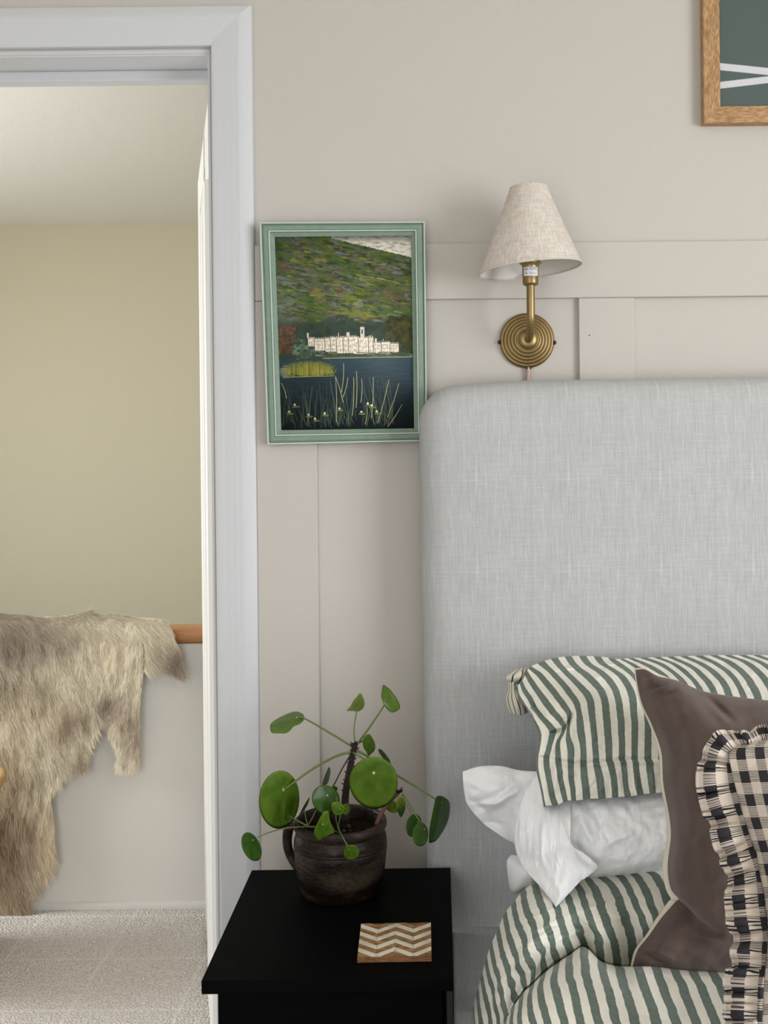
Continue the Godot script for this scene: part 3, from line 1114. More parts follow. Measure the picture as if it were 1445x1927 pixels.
# ---------------------------------------------------------------- wall lamp
func wall_lamp() -> void:
	var c := Vector3(0.1625, 1.4685, 0.0)
	var o := thing("wall_lamp", "brass wall lamp with a ridged round plate and tapered natural linen shade above the headboard", "wall lamp", c)
	# ridged plate, axis towards the room
	var prof := [Vector2(0.0, 0.0), Vector2(0.0525, 0.0), Vector2(0.0530, 0.003), Vector2(0.0520, 0.0065)]
	for k in 5:
		var r := 0.0505 - k * 0.0062
		var h := 0.0075 + k * 0.0042
		prof.append_array([Vector2(r + 0.0008, h - 0.001), Vector2(r, h + 0.0008), Vector2(r - 0.0022, h + 0.0021), Vector2(r - 0.0044, h + 0.0014), Vector2(r - 0.0052, h + 0.0004)])
	prof.append_array([Vector2(0.0185, 0.0285), Vector2(0.0165, 0.0315), Vector2(0.010, 0.0335), Vector2(0.0, 0.034)])
	var bm: StandardMaterial3D = M.brass
	var plate := put("wall_plate", lathe_mesh(prof, 72), bm, o)
	plate.rotation.x = PI / 2
	for a: float in [-0.09, PI + 0.05]:
		var s := SphereMesh.new()
		s.radius = 0.0042; s.height = 0.0084; s.radial_segments = 12; s.rings = 6
		var sc := put("screw", s, M.dark, o)
		sc.position = Vector3(cos(a) * 0.0525, sin(a) * 0.0525, 0.006)
	var top := 0.0935
	var arm := smooth_path([Vector3(0, 0, 0.026), Vector3(0, 0.0, 0.05), Vector3(0, 0.006, 0.076), Vector3(0, 0.026, 0.0955), Vector3(0.0, 0.055, 0.1), Vector3(0, top + 0.004, 0.1)], 36)
	put("arm", tube_mesh(arm, [0.0077], 20), bm, o)
	var sock := [Vector2(0.0, top - 0.003), Vector2(0.0118, top - 0.003), Vector2(0.0138, top - 0.0015), Vector2(0.0147, top + 0.001), Vector2(0.0147, top + 0.010), Vector2(0.0151, top + 0.0105), Vector2(0.0151, top + 0.031), Vector2(0.0168, top + 0.0345), Vector2(0.0205, top + 0.0375), Vector2(0.0205, top + 0.039), Vector2(0.017, top + 0.039), Vector2(0.0155, top + 0.06), Vector2(0.0, top + 0.06)]
	var socket := put("socket", lathe_mesh(sock, 48), bm, o)
	socket.position = Vector3(0, 0, 0.1)
	# sticker round the socket: small print and arrows
	var lt := tex(96, 64, func(x: int, y: int) -> Color:
		var v := 0.93
		for row: Array in [[6, 0], [13, 1], [20, 0], [38, 0], [45, 1], [52, 0]]:
			if y >= row[0] and y < row[0] + 3 and x > 38 and x < 88 - row[1] * 12 and (x * 7 + y * 3 + row[0]) % 5 != 0:
				v = 0.38
		for ay: int in [16, 46]:
			if absi(y - ay) < 2 and x > 8 and x < 28:
				v = 0.3
			if x >= 20 and x <= 28 and absi(y - ay) <= (28 - x) / 2:
				v = 0.3
		return Color(v, v, v * 1.02))
	var lmat := mat(Color.WHITE, 0.5)
	lmat.albedo_texture = lt
	var rows := []
	var uvs := []
	for j in 2:
		var r := PackedVector3Array()
		var w := PackedVector2Array()
		for i in 13:
			var a := lerpf(-1.0, 0.95, i / 12.0)
			r.append(Vector3(0.01535 * sin(a), top + (0.029 if j == 0 else 0.0125), 0.01535 * cos(a)))
			w.append(Vector2(i / 12.0, j))
		rows.append(r)
		uvs.append(w)
	put("sticker", grid_mesh(rows, uvs), lmat, socket, "white sticker with small print")
	# shade: outer linen, pale lining, taped rims, spider wires
	var ln := noise(71, 0.02, 3)
	var sm := mat(Color.WHITE, 0.9, 0.2)
	sm.albedo_texture = tex(512, 256, func(x: int, y: int) -> Color:
		var a := TAU * x / 512.0
		var h1 := ln.get_noise_3d(cos(a) * 70.0, sin(a) * 70.0, y * 22.0)
		var v1 := ln.get_noise_3d(cos(a) * 900.0, sin(a) * 900.0, y * 1.6 + 400.0)
		var g := clampf(0.64 + 0.36 * h1 + 0.34 * v1, 0.0, 1.0)
		return c255(172, 160, 148).lerp(c255(232, 224, 214), g))
	sm.uv1_scale = Vector3(1, 1, 1)
	sm.backlight_enabled = true
	sm.backlight = Color(0.16, 0.15, 0.14)
	bump(sm, sm.albedo_texture, 0.02)
	var yb := 1.5875 - c.y
	var yt := 1.7385 - c.y
	var ring := func(t: float, grow: float) -> PackedVector3Array:
		var pts := PackedVector3Array()
		var rad := lerpf(0.0945, 0.0338, t) + grow
		var tilt := lerpf(0.102, 0.030, t)
		for i in 65:
			var a := TAU * i / 64.0
			pts.append(Vector3(rad * sin(a) - 0.002 * t, lerpf(yb, yt, t) + rad * sin(a) * tilt, 0.1 + rad * cos(a)))
		return pts
	var shell := func(grow: float) -> Array:
		var rr := []
		for j in 13:
			rr.append(ring.call(j / 12.0, grow))
		return rr
	var suv := []
	for j in 13:
		var w := PackedVector2Array()
		for i in 65:
			w.append(Vector2(i / 64.0, 1.0 - j / 12.0))
		suv.append(w)
	var shade := put("shade", grid_mesh(shell.call(0.0), suv, false, true), sm, o, "tapered natural linen shade")
	var lin := mat(c255(226, 222, 216), 0.8, 0.3)
	lin.backlight_enabled = true
	lin.backlight = Color(0.2, 0.19, 0.18)
	put("lining", grid_mesh(shell.call(-0.0012), suv, false, false), lin, shade, "pale shade lining")
	put("rim_tape", tube_mesh(ring.call(0.006, -0.0004), [0.0018], 8), sm, shade)
	put("rim_tape", tube_mesh(ring.call(0.994, -0.0004), [0.0015], 8), sm, shade)
	for a: float in [-0.95, 0.75, PI]:
		var e := Vector3(0.0915 * sin(a), yb + 0.002 + 0.0915 * sin(a) * 0.1, 0.1 + 0.0915 * cos(a))
		put("spider_wire", tube_mesh(PackedVector3Array([Vector3(0.016 * sin(a), top + 0.047, 0.1 + 0.016 * cos(a)), e]), [0.0011], 8), lin, shade)
	# flex out of the underside
	st_block(o, Vector3(0.0025, -0.0535, 0.006), Vector3(0.010, 0.004, 0.008), M.dark, "grommet")
	var fm := mat(c255(196, 164, 146), 0.45)
	put("flex", tube_mesh(smooth_path([Vector3(0.0022, -0.052, 0.007), Vector3(0.0018, -0.066, 0.0075), Vector3(0.0005, -0.085, 0.006), Vector3(-0.001, -0.15, 0.004)], 16), [0.0036], 10), fm, o, "pinkish clear flex")


func st_block(parent: Node, centre: Vector3, size: Vector3, m: Material, called: String) -> void:
	var b := put(called, box_mesh(-size / 2, size / 2, 0.001), m, parent)
	b.position = centre


# ---------------------------------------------------------------- things on the bedside table
func coaster() -> void:
	var bl := Vector3(-0.1380, TABLE + 0.0092, 0.3783)
	var br := Vector3(-0.0278, TABLE + 0.0092, 0.3760)
	var fl := Vector3(-0.1347, TABLE + 0.0092, 0.4899)
	var fr := Vector3(-0.0255, TABLE + 0.0092, 0.4879)
	var o := thing("coaster", "square wooden coaster inlaid with brown and cream chevrons on the black table", "coaster")
	var brown := wood_mat(81, c255(112, 76, 42), c255(182, 142, 94), 0.55)
	var edge := wood_mat(82, c255(98, 62, 36), c255(150, 104, 62), 0.55)
	var cream := mat(c255(226, 219, 200), 0.5)
	cream.albedo_texture = noise_tex(83, 0.02, 3, 128, ramp([[0.0, Color(0.86, 0.85, 0.82)], [0.6, Color(1, 1, 1)]]))
	var st := tool()
	st.set_smooth_group(-1)
	var t := [bl, br, fr, fl]
	var top := []
	var bot := []
	for p: Vector3 in t:
		top.append(Vector3(p.x, p.y - 0.0007, p.z))
		bot.append(Vector3(p.x, TABLE + 0.0002, p.z))
	quad(st, top[0], top[1], top[2], top[3])
	quad(st, bot[3], bot[2], bot[1], bot[0])
	for k in 4:
		var j := (k + 1) % 4
		var l: float = (top[k] as Vector3).distance_to(top[j]) * 8.0
		quad(st, top[j], top[k], bot[k], bot[j], [Vector2(l, 0), Vector2(0, 0), Vector2(0, 0.12), Vector2(l, 0.12)])
	put("base", done(st), edge, o)
	var at_ := func(s: float, v: float, y: float) -> Vector3:
		var a := bl.lerp(br, s)
		var b := fl.lerp(fr, s)
		var p := a.lerp(b, v)
		return Vector3(p.x, y, p.z)
	var per := 0.243
	var amp := 0.195
	var g := 0.0016
	for col in 4:
		var s0 := col * 0.25
		var s1 := s0 + 0.25
		var h0 := 0.0 if col % 2 == 0 else amp
		var h1 := amp - h0
		for k in range(-2, 10):
			var dark := k % 2 == 0
			var c0 := 0.19 - 0.25 * per + (k - 0.0) * per / 2.0
			var poly := PackedVector2Array([Vector2(s0, c0 + h0), Vector2(s1, c0 + h1), Vector2(s1, c0 + per / 2.0 + h1), Vector2(s0, c0 + per / 2.0 + h0)])
			var sq := PackedVector2Array([Vector2(0.002, 0.002), Vector2(0.998, 0.002), Vector2(0.998, 0.998), Vector2(0.002, 0.998)])
			for piece in Geometry2D.intersect_polygons(poly, sq):
				var inset := Geometry2D.offset_polygon(piece, -g)
				if inset.is_empty() or inset[0].size() < 3 or Rect2(inset[0][0], Vector2.ZERO).expand(inset[0][1]).expand(inset[0][2]).get_area() < 0.0006:
					continue
				var q := inset[0]
				var y1 := bl.y + rng.randf() * 0.0002
				var s := tool()
				s.set_smooth_group(-1)
				var ids := Geometry2D.triangulate_polygon(q)
				var off := Vector2(rng.randf(), rng.randf())
				for i in ids:
					s.set_uv(Vector2(q[i].x * 0.9, q[i].y * 0.6) + off)
					s.add_vertex(at_.call(q[i].x, q[i].y, y1))
				for i in q.size():
					var j := (i + 1) % q.size()
					quad(s, at_.call(q[i].x, q[i].y, y1), at_.call(q[j].x, q[j].y, y1), at_.call(q[j].x, q[j].y, y1 - 0.001), at_.call(q[i].x, q[i].y, y1 - 0.001))
				put("chevron_strip", done(s), brown if dark else cream, o)


func jug() -> void:
	var c := Vector3(-0.1838, TABLE + 0.0001, 0.2284)
	var o := thing("plant_pot", "dark glazed stoneware jug with one handle used as a plant pot", "plant pot", c)
	var n := noise(91, 0.02, 4)
	var n2 := noise(92, 0.12, 3)
	var pm := mat(Color.WHITE, 0.40, 0.3)
	var ht := tex(512, 256, func(x: int, y: int) -> Color:
		var a := TAU * x / 512.0
		var v := 0.5 + 0.35 * n2.get_noise_3d(cos(a) * 60.0, sin(a) * 60.0, y * 1.0) + 0.25 * n.get_noise_3d(cos(a) * 90.0, sin(a) * 90.0, y * 3.0)
		return Color(v, v, v))
	pm.albedo_texture = tex(512, 256, func(x: int, y: int) -> Color:
		var a := TAU * x / 512.0
		var v := y / 256.0                       # 0 at the foot, 1 inside the neck
		var q := n.get_noise_3d(cos(a) * 40.0, sin(a) * 40.0, y * 1.2)
		var f := n2.get_noise_3d(cos(a) * 60.0, sin(a) * 60.0, y * 1.0)
		var col := c255(26, 21, 17).lerp(c255(58, 48, 39), clampf(0.45 + q * 1.2 + f * 0.5, 0.0, 1.0))
		col = col.lerp(c255(22, 12, 9), clampf(smoothstep(0.42, 0.3, v + q * 0.12) * 0.8, 0.0, 1.0))
		col = col.lerp(c255(62, 37, 24), smoothstep(0.205, 0.185, v + q * 0.015))
		return col)
	bump(pm, ht, 0.14)
	var prof := [Vector2(0.0, 0.0), Vector2(0.066, 0.0), Vector2(0.0705, 0.003), Vector2(0.0725, 0.010), Vector2(0.0735, 0.0195), Vector2(0.0750, 0.0205), Vector2(0.0775, 0.035), Vector2(0.0805, 0.060), Vector2(0.0822, 0.078), Vector2(0.0826, 0.0835), Vector2(0.0818, 0.0845), Vector2(0.0826, 0.0857), Vector2(0.0824, 0.0885), Vector2(0.0816, 0.0893), Vector2(0.0822, 0.0903), Vector2(0.0815, 0.097), Vector2(0.0795, 0.1035), Vector2(0.0772, 0.1070), Vector2(0.0770, 0.109), Vector2(0.0795, 0.1115), Vector2(0.0822, 0.1165), Vector2(0.0828, 0.1215), Vector2(0.0815, 0.1265), Vector2(0.0785, 0.1292), Vector2(0.0755, 0.1280), Vector2(0.0735, 0.1230), Vector2(0.0725, 0.100), Vector2(0.0725, 0.095)]
	for j in prof.size():
		prof[j] = prof[j] * KT
	var total := 0.0
	for j in range(1, prof.size()):
		total += (prof[j] as Vector2).distance_to(prof[j - 1])
	put("body", lathe_mesh(prof, 96, 1.0 / total), pm, o, "squat jug body with rolled rim and unglazed foot")
	# handle
	var path := smooth_path([at(560, 1549, 1.895 * KT) - c, at(545, 1556, 1.90 * KT) - c, at(540.5, 1575, 1.90 * KT) - c, at(541.5, 1594, 1.90 * KT) - c, at(548, 1612, 1.90 * KT) - c, at(563, 1634, 1.893 * KT) - c], 30)
	put("handle", tube_mesh(path, [0.0085, 0.0088, 0.0085, 0.008, 0.008, 0.009], 14), pm, o, "looped side handle")
	# soil
	var sm := mat(c255(30, 24, 20), 1.0, 0.1)
	var rows := []
	for j in 15:
		var r := PackedVector3Array()
		for i in 49:
			var a := TAU * i / 48.0
			var rad := 0.0705 * j / 14.0
			var p := Vector3(rad * sin(a), 0.101, rad * cos(a))
			p.y += 0.006 * n2.get_noise_2d(p.x * 1400.0, p.z * 1400.0) + 0.003 * n2.get_noise_2d(p.x * 5000.0, p.z * 5000.0)
			r.append(p)
		rows.append(r)
	put("soil", grid_mesh(rows, [], false, true), sm, o)
	var cr := mat(c255(74, 56, 44), 0.95)
	for k in 26:
		var s := SphereMesh.new()
		s.radius = 0.0015 + 0.002 * rng.randf(); s.height = s.radius * 1.5; s.radial_segments = 8; s.rings = 4
		var a := rng.randf() * TAU
		var rad := 0.062 * sqrt(rng.randf())
		var cb := put("soil_crumb", s, cr, o)
		cb.position = Vector3(rad * sin(a), 0.103, rad * cos(a))


# ---------------------------------------------------------------- bedding
func resample(pts: Array, n: int) -> PackedVector3Array:      # points (px, py, depth or height) spread evenly by length on the picture
	var sm := PackedVector3Array()
	for k in (pts.size() - 1) * 8 + 1:
		var i := mini(k / 8, pts.size() - 2)
		var f := k / 8.0 - i
		var p1: Vector3 = pts[i]
		var p2: Vector3 = pts[i + 1]
		var p0: Vector3 = pts[i - 1] if i > 0 else p1 * 2.0 - p2
		var p3: Vector3 = pts[i + 2] if i + 2 < pts.size() else p2 * 2.0 - p1
		sm.append(p1.cubic_interpolate(p2, p0, p3, f))
	var run := PackedFloat32Array([0.0])
	for k in range(1, sm.size()):
		run.append(run[k - 1] + Vector2(sm[k].x - sm[k - 1].x, sm[k].y - sm[k - 1].y).length() + 1e-5)
	var out := PackedVector3Array()
	var j := 0
	for k in n + 1:
		var want := run[run.size() - 1] * k / n
		while j < run.size() - 2 and run[j + 1] < want:
			j += 1
		out.append(sm[j].lerp(sm[j + 1], clampf((want - run[j]) / (run[j + 1] - run[j]), 0.0, 1.0)))
	return out


func spread(cols: Array, nu: int) -> Array:      # columns of equal length -> rows, smooth across
	var rows := []
	for j in cols[0].size():
		var line := []
		for c: PackedVector3Array in cols:
			line.append(c[j])
		rows.append(smooth_path(line, nu))
	return rows


func spread_v(rows: Array, nv: int) -> Array:
	var cols := []
	for i in rows[0].size():
		var line := []
		for r: PackedVector3Array in rows:
			line.append(r[i])
		cols.append(smooth_path(line, nv))
	var out := []
	for j in nv + 1:
		var r := PackedVector3Array()
		for i in cols.size():
			r.append(cols[i][j])
		out.append(r)
	return out


func px_patch(ctrl: Array, nu: int, nv: int) -> Array:      # rows of control points (px, py, distance) -> fine rows of the same
	var rows := []
	for r: Array in ctrl:
		var line := []
		for c: Array in r:
			line.append(Vector3(c[0], c[1], c[2]))
		rows.append(smooth_path(line, nu))
	return spread_v(rows, nv)


# folds: each [x0, y0, x1, y1, width, metres towards the camera]; a fold fades out at its ends
func folds(rows: Array, list: Array) -> void:
	for j in rows.size():
		var r: PackedVector3Array = rows[j]
		for i in r.size():
			var p := Vector2(r[i].x, r[i].y)
			var add := 0.0
			for f: Array in list:
				var a := Vector2(f[0], f[1])
				var b := Vector2(f[2], f[3])
				var t := clampf((p - a).dot(b - a) / (b - a).length_squared(), 0.0, 1.0)
				var d := p.distance_to(a.lerp(b, t)) / float(f[4])
				if d < 3.0:
					add += float(f[5]) * exp(-d * d) * pow(sin(PI * clampf(t, 0.0, 1.0)), 1.2)
			r[i].z -= add
		rows[j] = r


# fine straight creases between two regions
func creases(count: int, a: Rect2, b: Rect2, s: int) -> Array:
	var r := RandomNumberGenerator.new()
	r.seed = s
	var out := []
	for k in count:
		var t := r.randf()
		out.append([a.position.x + a.size.x * clampf(t + r.randf_range(-0.15, 0.15), 0.0, 1.0), a.position.y + a.size.y * r.randf(), b.position.x + b.size.x * clampf(t + r.randf_range(-0.2, 0.2), 0.0, 1.0), b.position.y + b.size.y * r.randf(), r.randf_range(1.5, 3.2), r.randf_range(0.001, 0.0026) * (1.0 if r.randf() < 0.65 else -1.0)])
	return out


func rumple(rows: Array, n: FastNoiseLite, sx: float, sy: float, amp: float) -> void:
	for j in rows.size():
		var r: PackedVector3Array = rows[j]
		for i in r.size():
			r[i].z -= amp * n.get_noise_2d(r[i].x * sx, r[i].y * sy)
		rows[j] = r


func to_room(rows: Array) -> Array:
	var out := []
	for r: PackedVector3Array in rows:
		var q := PackedVector3Array()
		for p in r:
			q.append(at(p.x, p.y, p.z))
		out.append(q)
	return out


func uv_grid(nu: int, nv: int, u0: float, u1: float, v0: float, v1: float) -> Array:
	var out := []
	for j in nv + 1:
		var r := PackedVector2Array()
		for i in nu + 1:
			r.append(Vector2(lerpf(u0, u1, float(i) / nu), lerpf(v0, v1, float(j) / nv)))
		out.append(r)
	return out


func stripe_mat() -> StandardMaterial3D:
	if M.has("stripe"):
		return M.stripe
	var n := noise(201, 0.03, 3)
	var n2 := noise(202, 0.055, 2)
	var m := mat(Color.WHITE, 0.5, 0.5)
	m.albedo_texture = tex(256, 512, func(x: int, y: int) -> Color:
		var a := TAU * y / 512.0
		var b := TAU * x / 256.0
		var wob := 1.6 * n.get_noise_3d(cos(a) * 200.0, sin(a) * 200.0, x * 0.4)
		var d := absf(x + 0.5 + wob - 128.0)
		var t := smoothstep(66.5, 63.0, d)
		var f := n2.get_noise_3d(cos(b) * 41.0, sin(b) * 41.0, y * 1.0) * 0.5 + 0.5
		var f2 := n.get_noise_3d(cos(a) * 81.0, sin(a) * 81.0, x * 1.0) * 0.5 + 0.5
		var thread := 0.5 + 0.5 * sin(TAU * y / 4.0) * sin(TAU * x / 4.0)
		var green := c255(68, 84, 73).lerp(c255(132, 144, 133), clampf((f - 0.5) * 1.5 + 0.45 + f2 * 0.2 - 0.1, 0.0, 1.0))
		green = green.lerp(c255(66, 80, 71), thread * 0.25)
		var cream := c255(218, 214, 199).lerp(c255(240, 236, 223), clampf(f * 0.5 + f2 * 0.6, 0.0, 1.0))
		return cream.lerp(green, t))
	m.rim_enabled = true
	m.rim = 0.25
	m.rim_tint = 0.4
	M.stripe = m
	return m


func h_at(px: float, py: float, h: float) -> float:      # the distance at which a sight line reaches the height h
	var v := (CY - py) * cos(ROLL) - (px - CX) * sin(ROLL)
	return (h - EYE) * F / v


func duvet() -> void:
	var o := thing("duvet", "green and cream striped duvet spread over the bed beneath the pillows", "duvet")
	# one line per green stripe, head to crease and crease to foot, traced at five times the photograph from (870, 1640)
	var L := [
		[[[100, 1270], [103, 1350], [110, 1430], [125, 1600], [140, 1800]], [[140, 1800], [130, 1950], [140, 2100]]],
		[[[140, 1120], [150, 1250], [162, 1350], [175, 1440], [200, 1700]], [[200, 1700], [190, 1860], [210, 2020]]],
		[[[180, 980], [195, 1080], [220, 1200], [248, 1300], [262, 1390], [275, 1580]], [[275, 1580], [262, 1760], [290, 1960]]],
		[[[222, 830], [242, 960], [270, 1050], [292, 1130], [298, 1230], [318, 1300], [335, 1380], [338, 1480]], [[338, 1480], [330, 1660], [360, 1880]]],
		[[[266, 695], [290, 830], [312, 920], [342, 1000], [345, 1080], [375, 1170], [375, 1240], [405, 1320], [405, 1395]], [[405, 1395], [395, 1520], [420, 1700], [440, 1840]]],
		[[[333, 550], [360, 700], [392, 820], [432, 920], [438, 1000], [475, 1080], [480, 1160], [510, 1215]], [[480, 1270], [460, 1400], [480, 1560], [520, 1800]]],
		[[[395, 400], [420, 540], [458, 680], [505, 790], [520, 890], [570, 990], [590, 1095]], [[560, 1165], [545, 1270], [535, 1380], [560, 1540], [620, 1780]]],
		[[[476, 300], [500, 430], [552, 570], [592, 670], [590, 760], [645, 880], [670, 940], [652, 1050]], [[655, 1080], [630, 1190], [638, 1300], [670, 1435], [740, 1700]]],
		[[[566, 185], [592, 330], [655, 490], [690, 600], [705, 670], [760, 760], [755, 850], [775, 925]], [[760, 970], [730, 1090], [738, 1200], [770, 1310], [802, 1435], [880, 1690]]],
		[[[676, 110], [730, 270], [790, 450], [795, 520], [835, 620], [855, 740], [890, 835]], [[885, 885], [860, 1000], [872, 1100], [905, 1210], [932, 1320], [965, 1435], [1050, 1680]]],
		[[[790, 60], [880, 310], [910, 420], [950, 540], [965, 600], [990, 680], [1015, 765]], [[1005, 790], [1000, 900], [1012, 1000], [1045, 1110], [1075, 1260], [1110, 1435], [1190, 1680]]],
		[[[900, 50], [1000, 260], [1040, 380], [1080, 500], [1115, 600], [1148, 690]], [[1142, 720], [1150, 850], [1165, 1000], [1205, 1140], [1245, 1290], [1285, 1435], [1370, 1680]]],
		[[[1010, 45], [1095, 150], [1135, 250], [1180, 380], [1222, 500], [1280, 620], [1290, 740], [1305, 830]], [[1308, 850], [1330, 965], [1372, 1110], [1405, 1240], [1445, 1400], [1530, 1660]]],
		[[[1130, 40], [1200, 95], [1270, 230], [1320, 380], [1365, 500], [1412, 640], [1445, 760], [1460, 870]], [[1470, 900], [1510, 1050], [1560, 1200], [1600, 1310], [1635, 1435], [1730, 1660]]],
		[[[1250, 20], [1370, 95], [1450, 200], [1500, 330], [1545, 470], [1585, 600], [1595, 740], [1610, 885]], [[1645, 895], [1700, 1050], [1750, 1180], [1800, 1310], [1835, 1435], [1930, 1660]]],
		[[[1400, 10], [1505, 60], [1580, 200], [1640, 330], [1690, 440], [1730, 570], [1760, 740], [1780, 935]], [[1812, 892], [1860, 1020], [1910, 1150], [1960, 1280], [2015, 1435], [2120, 1660]]],
		[[[1540, 0], [1640, 45], [1720, 180], [1780, 330], [1830, 470], [1870, 600], [1910, 760], [1950, 945]], [[1988, 915], [2050, 1030], [2100, 1160], [2150, 1290], [2205, 1435], [2310, 1660]]],
		[[[1690, -10], [1800, 25], [1880, 150], [1940, 320], [1990, 470], [2030, 620], [2070, 780], [2120, 960]], [[2160, 930], [2230, 1050], [2280, 1170], [2330, 1290], [2390, 1435], [2500, 1660]]],
		[[[1840, -20], [1950, 10], [2030, 140], [2090, 310], [2140, 470], [2180, 620], [2230, 790], [2290, 970]], [[2345, 935], [2410, 1040], [2465, 1180], [2520, 1300], [2580, 1435], [2700, 1660]]],
		[[[2000, -30], [2110, 0], [2190, 130], [2240, 310], [2290, 470], [2340, 620], [2400, 790], [2460, 970]], [[2520, 940], [2590, 1050], [2650, 1190], [2700, 1310], [2770, 1435], [2890, 1660]]],
		[[[2160, -40], [2270, -10], [2350, 130], [2400, 310], [2450, 470], [2500, 620], [2570, 790], [2630, 970]], [[2700, 945], [2770, 1050], [2830, 1190], [2890, 1310], [2960, 1435], [3080, 1660]]]]
	while L.size() < 56:      # on across the bed, out of the frame
		var prev: Array = L[L.size() - 1]
		var next := [[], []]
		for part in 2:
			for q: Array in prev[part]:
				next[part].append([q[0] + 165 + 8 * part, q[1] - 2])
		L.append(next)
	var h0 := [0.425, 0.452, 0.478, 0.500, 0.520, 0.540, 0.558, 0.574, 0.588, 0.598]
	var hc := [0.400, 0.420, 0.445, 0.467, 0.487, 0.503, 0.517, 0.527, 0.534, 0.538]
	var cols := []
	for i in L.size():
		var k := mini(i, 9)
		var top: float = h0[k] if i <= 9 else 0.6
		var cr: float = hc[k] if i <= 9 else lerpf(0.538, 0.492, clampf((i - 11) / 4.0, 0.0, 1.0))
		var col := PackedVector3Array()
		for part in 2:
			var pts := []
			for q: Array in L[i][part]:
				pts.append(Vector3(870.0 + q[0] / 5.0, 1640.0 + q[1] / 5.0, 0))
			var rs := resample(pts, 24 if part == 0 else 16)
			for j in rs.size():
				var t := float(j) / (rs.size() - 1)
				var h: float
				if part == 0:
					h = lerpf(top, cr, pow(t, 1.6)) + 0.012 * sin(PI * t)
				else:
					h = lerpf(cr + 0.012, 0.558 if i > 8 else cr + 0.02, t) + 0.026 * sin(PI * pow(t, 0.45))
					if i >= 14:
						h += 0.03 * exp(-t * 6.0)
				if part == 1 and j == 0:
					h += 0.004
				col.append(Vector3(rs[j].x, rs[j].y, h_at(rs[j].x, rs[j].y, h)))
			if part == 0:      # the cloth runs on under the nearer mound
				var e := rs[rs.size() - 1]
				var g := (e - rs[rs.size() - 3]).normalized()
				col.append(Vector3(e.x + g.x * 3.0, e.y + g.y * 3.0, h_at(e.x + g.x * 3.0, e.y + g.y * 3.0, cr - lerpf(0.012, 0.004, clampf((i - 9) / 3.0, 0.0, 1.0)))))
		# tuck the head end down behind the pillows
		var f := col[0]
		var full := PackedVector3Array([Vector3(f.x + 4.0, f.y + 2.0, f.z + 0.10), Vector3(f.x + 2.0, f.y - 2.0, f.z + 0.05)])
		full.append_array(col)
		cols.append(full)
	# the near side turns down over the edge of the bed
	var first: PackedVector3Array = cols[0]
	var side := PackedVector3Array()
	for p in first:
		side.append(Vector3(p.x - 1.0, p.y + 14.0, p.z + 0.03))
	cols.push_front(side)
	var nu := (cols.size() - 1) * 8
	var rows := spread_v(spread(cols, nu), 190)
	var n := noise(211, 0.02, 3)
	for j in rows.size():
		var r: PackedVector3Array = rows[j]
		for i in r.size():
			var p := r[i]
			# fine gathers across the stripes, strongest beside the crease
			var w := exp(-pow((p.x - 1010.0) / 75.0, 2.0)) * exp(-pow((p.y - 1790.0) / 60.0, 2.0))
			var a := n.get_noise_2d((p.x + p.y * 0.5) * 0.25, (p.y - p.x * 0.45) * 2.6)
			p.z -= (0.0014 + 0.003 * w) * a + 0.0022 * n.get_noise_2d(p.x * 0.7 + 300.0, p.y * 0.7)
			r[i] = p
		rows[j] = r
	folds(rows, [[985, 1778, 1070, 1735, 4, 0.003], [1005, 1752, 1085, 1715, 4, 0.003], [1080, 1718, 1170, 1688, 4, 0.003], [1110, 1745, 1190, 1720, 4, 0.003], [950, 1805, 1010, 1768, 4, 0.003], [930, 1855, 990, 1798, 4, 0.003], [920, 1880, 965, 1830, 3, 0.003], [1040, 1775, 1110, 1745, 4, 0.003], [1000, 1728, 1060, 1700, 3, 0.002], [1130, 1702, 1180, 1680, 3, 0.002]])
	var uv := uv_grid(nu, 190, -1.0, cols.size() - 2.0, 0.0, 9.0)
	for j in uv.size():
		for i in uv[j].size():
			uv[j][i].x += 0.5 + 0.07 * n.get_noise_2d(i * 1.2, j * 4.0)
	put("duvet_cover", cloth_mesh(to_room(rows), uv, 0.002), stripe_mat(), o, "green and cream striped linen cover")


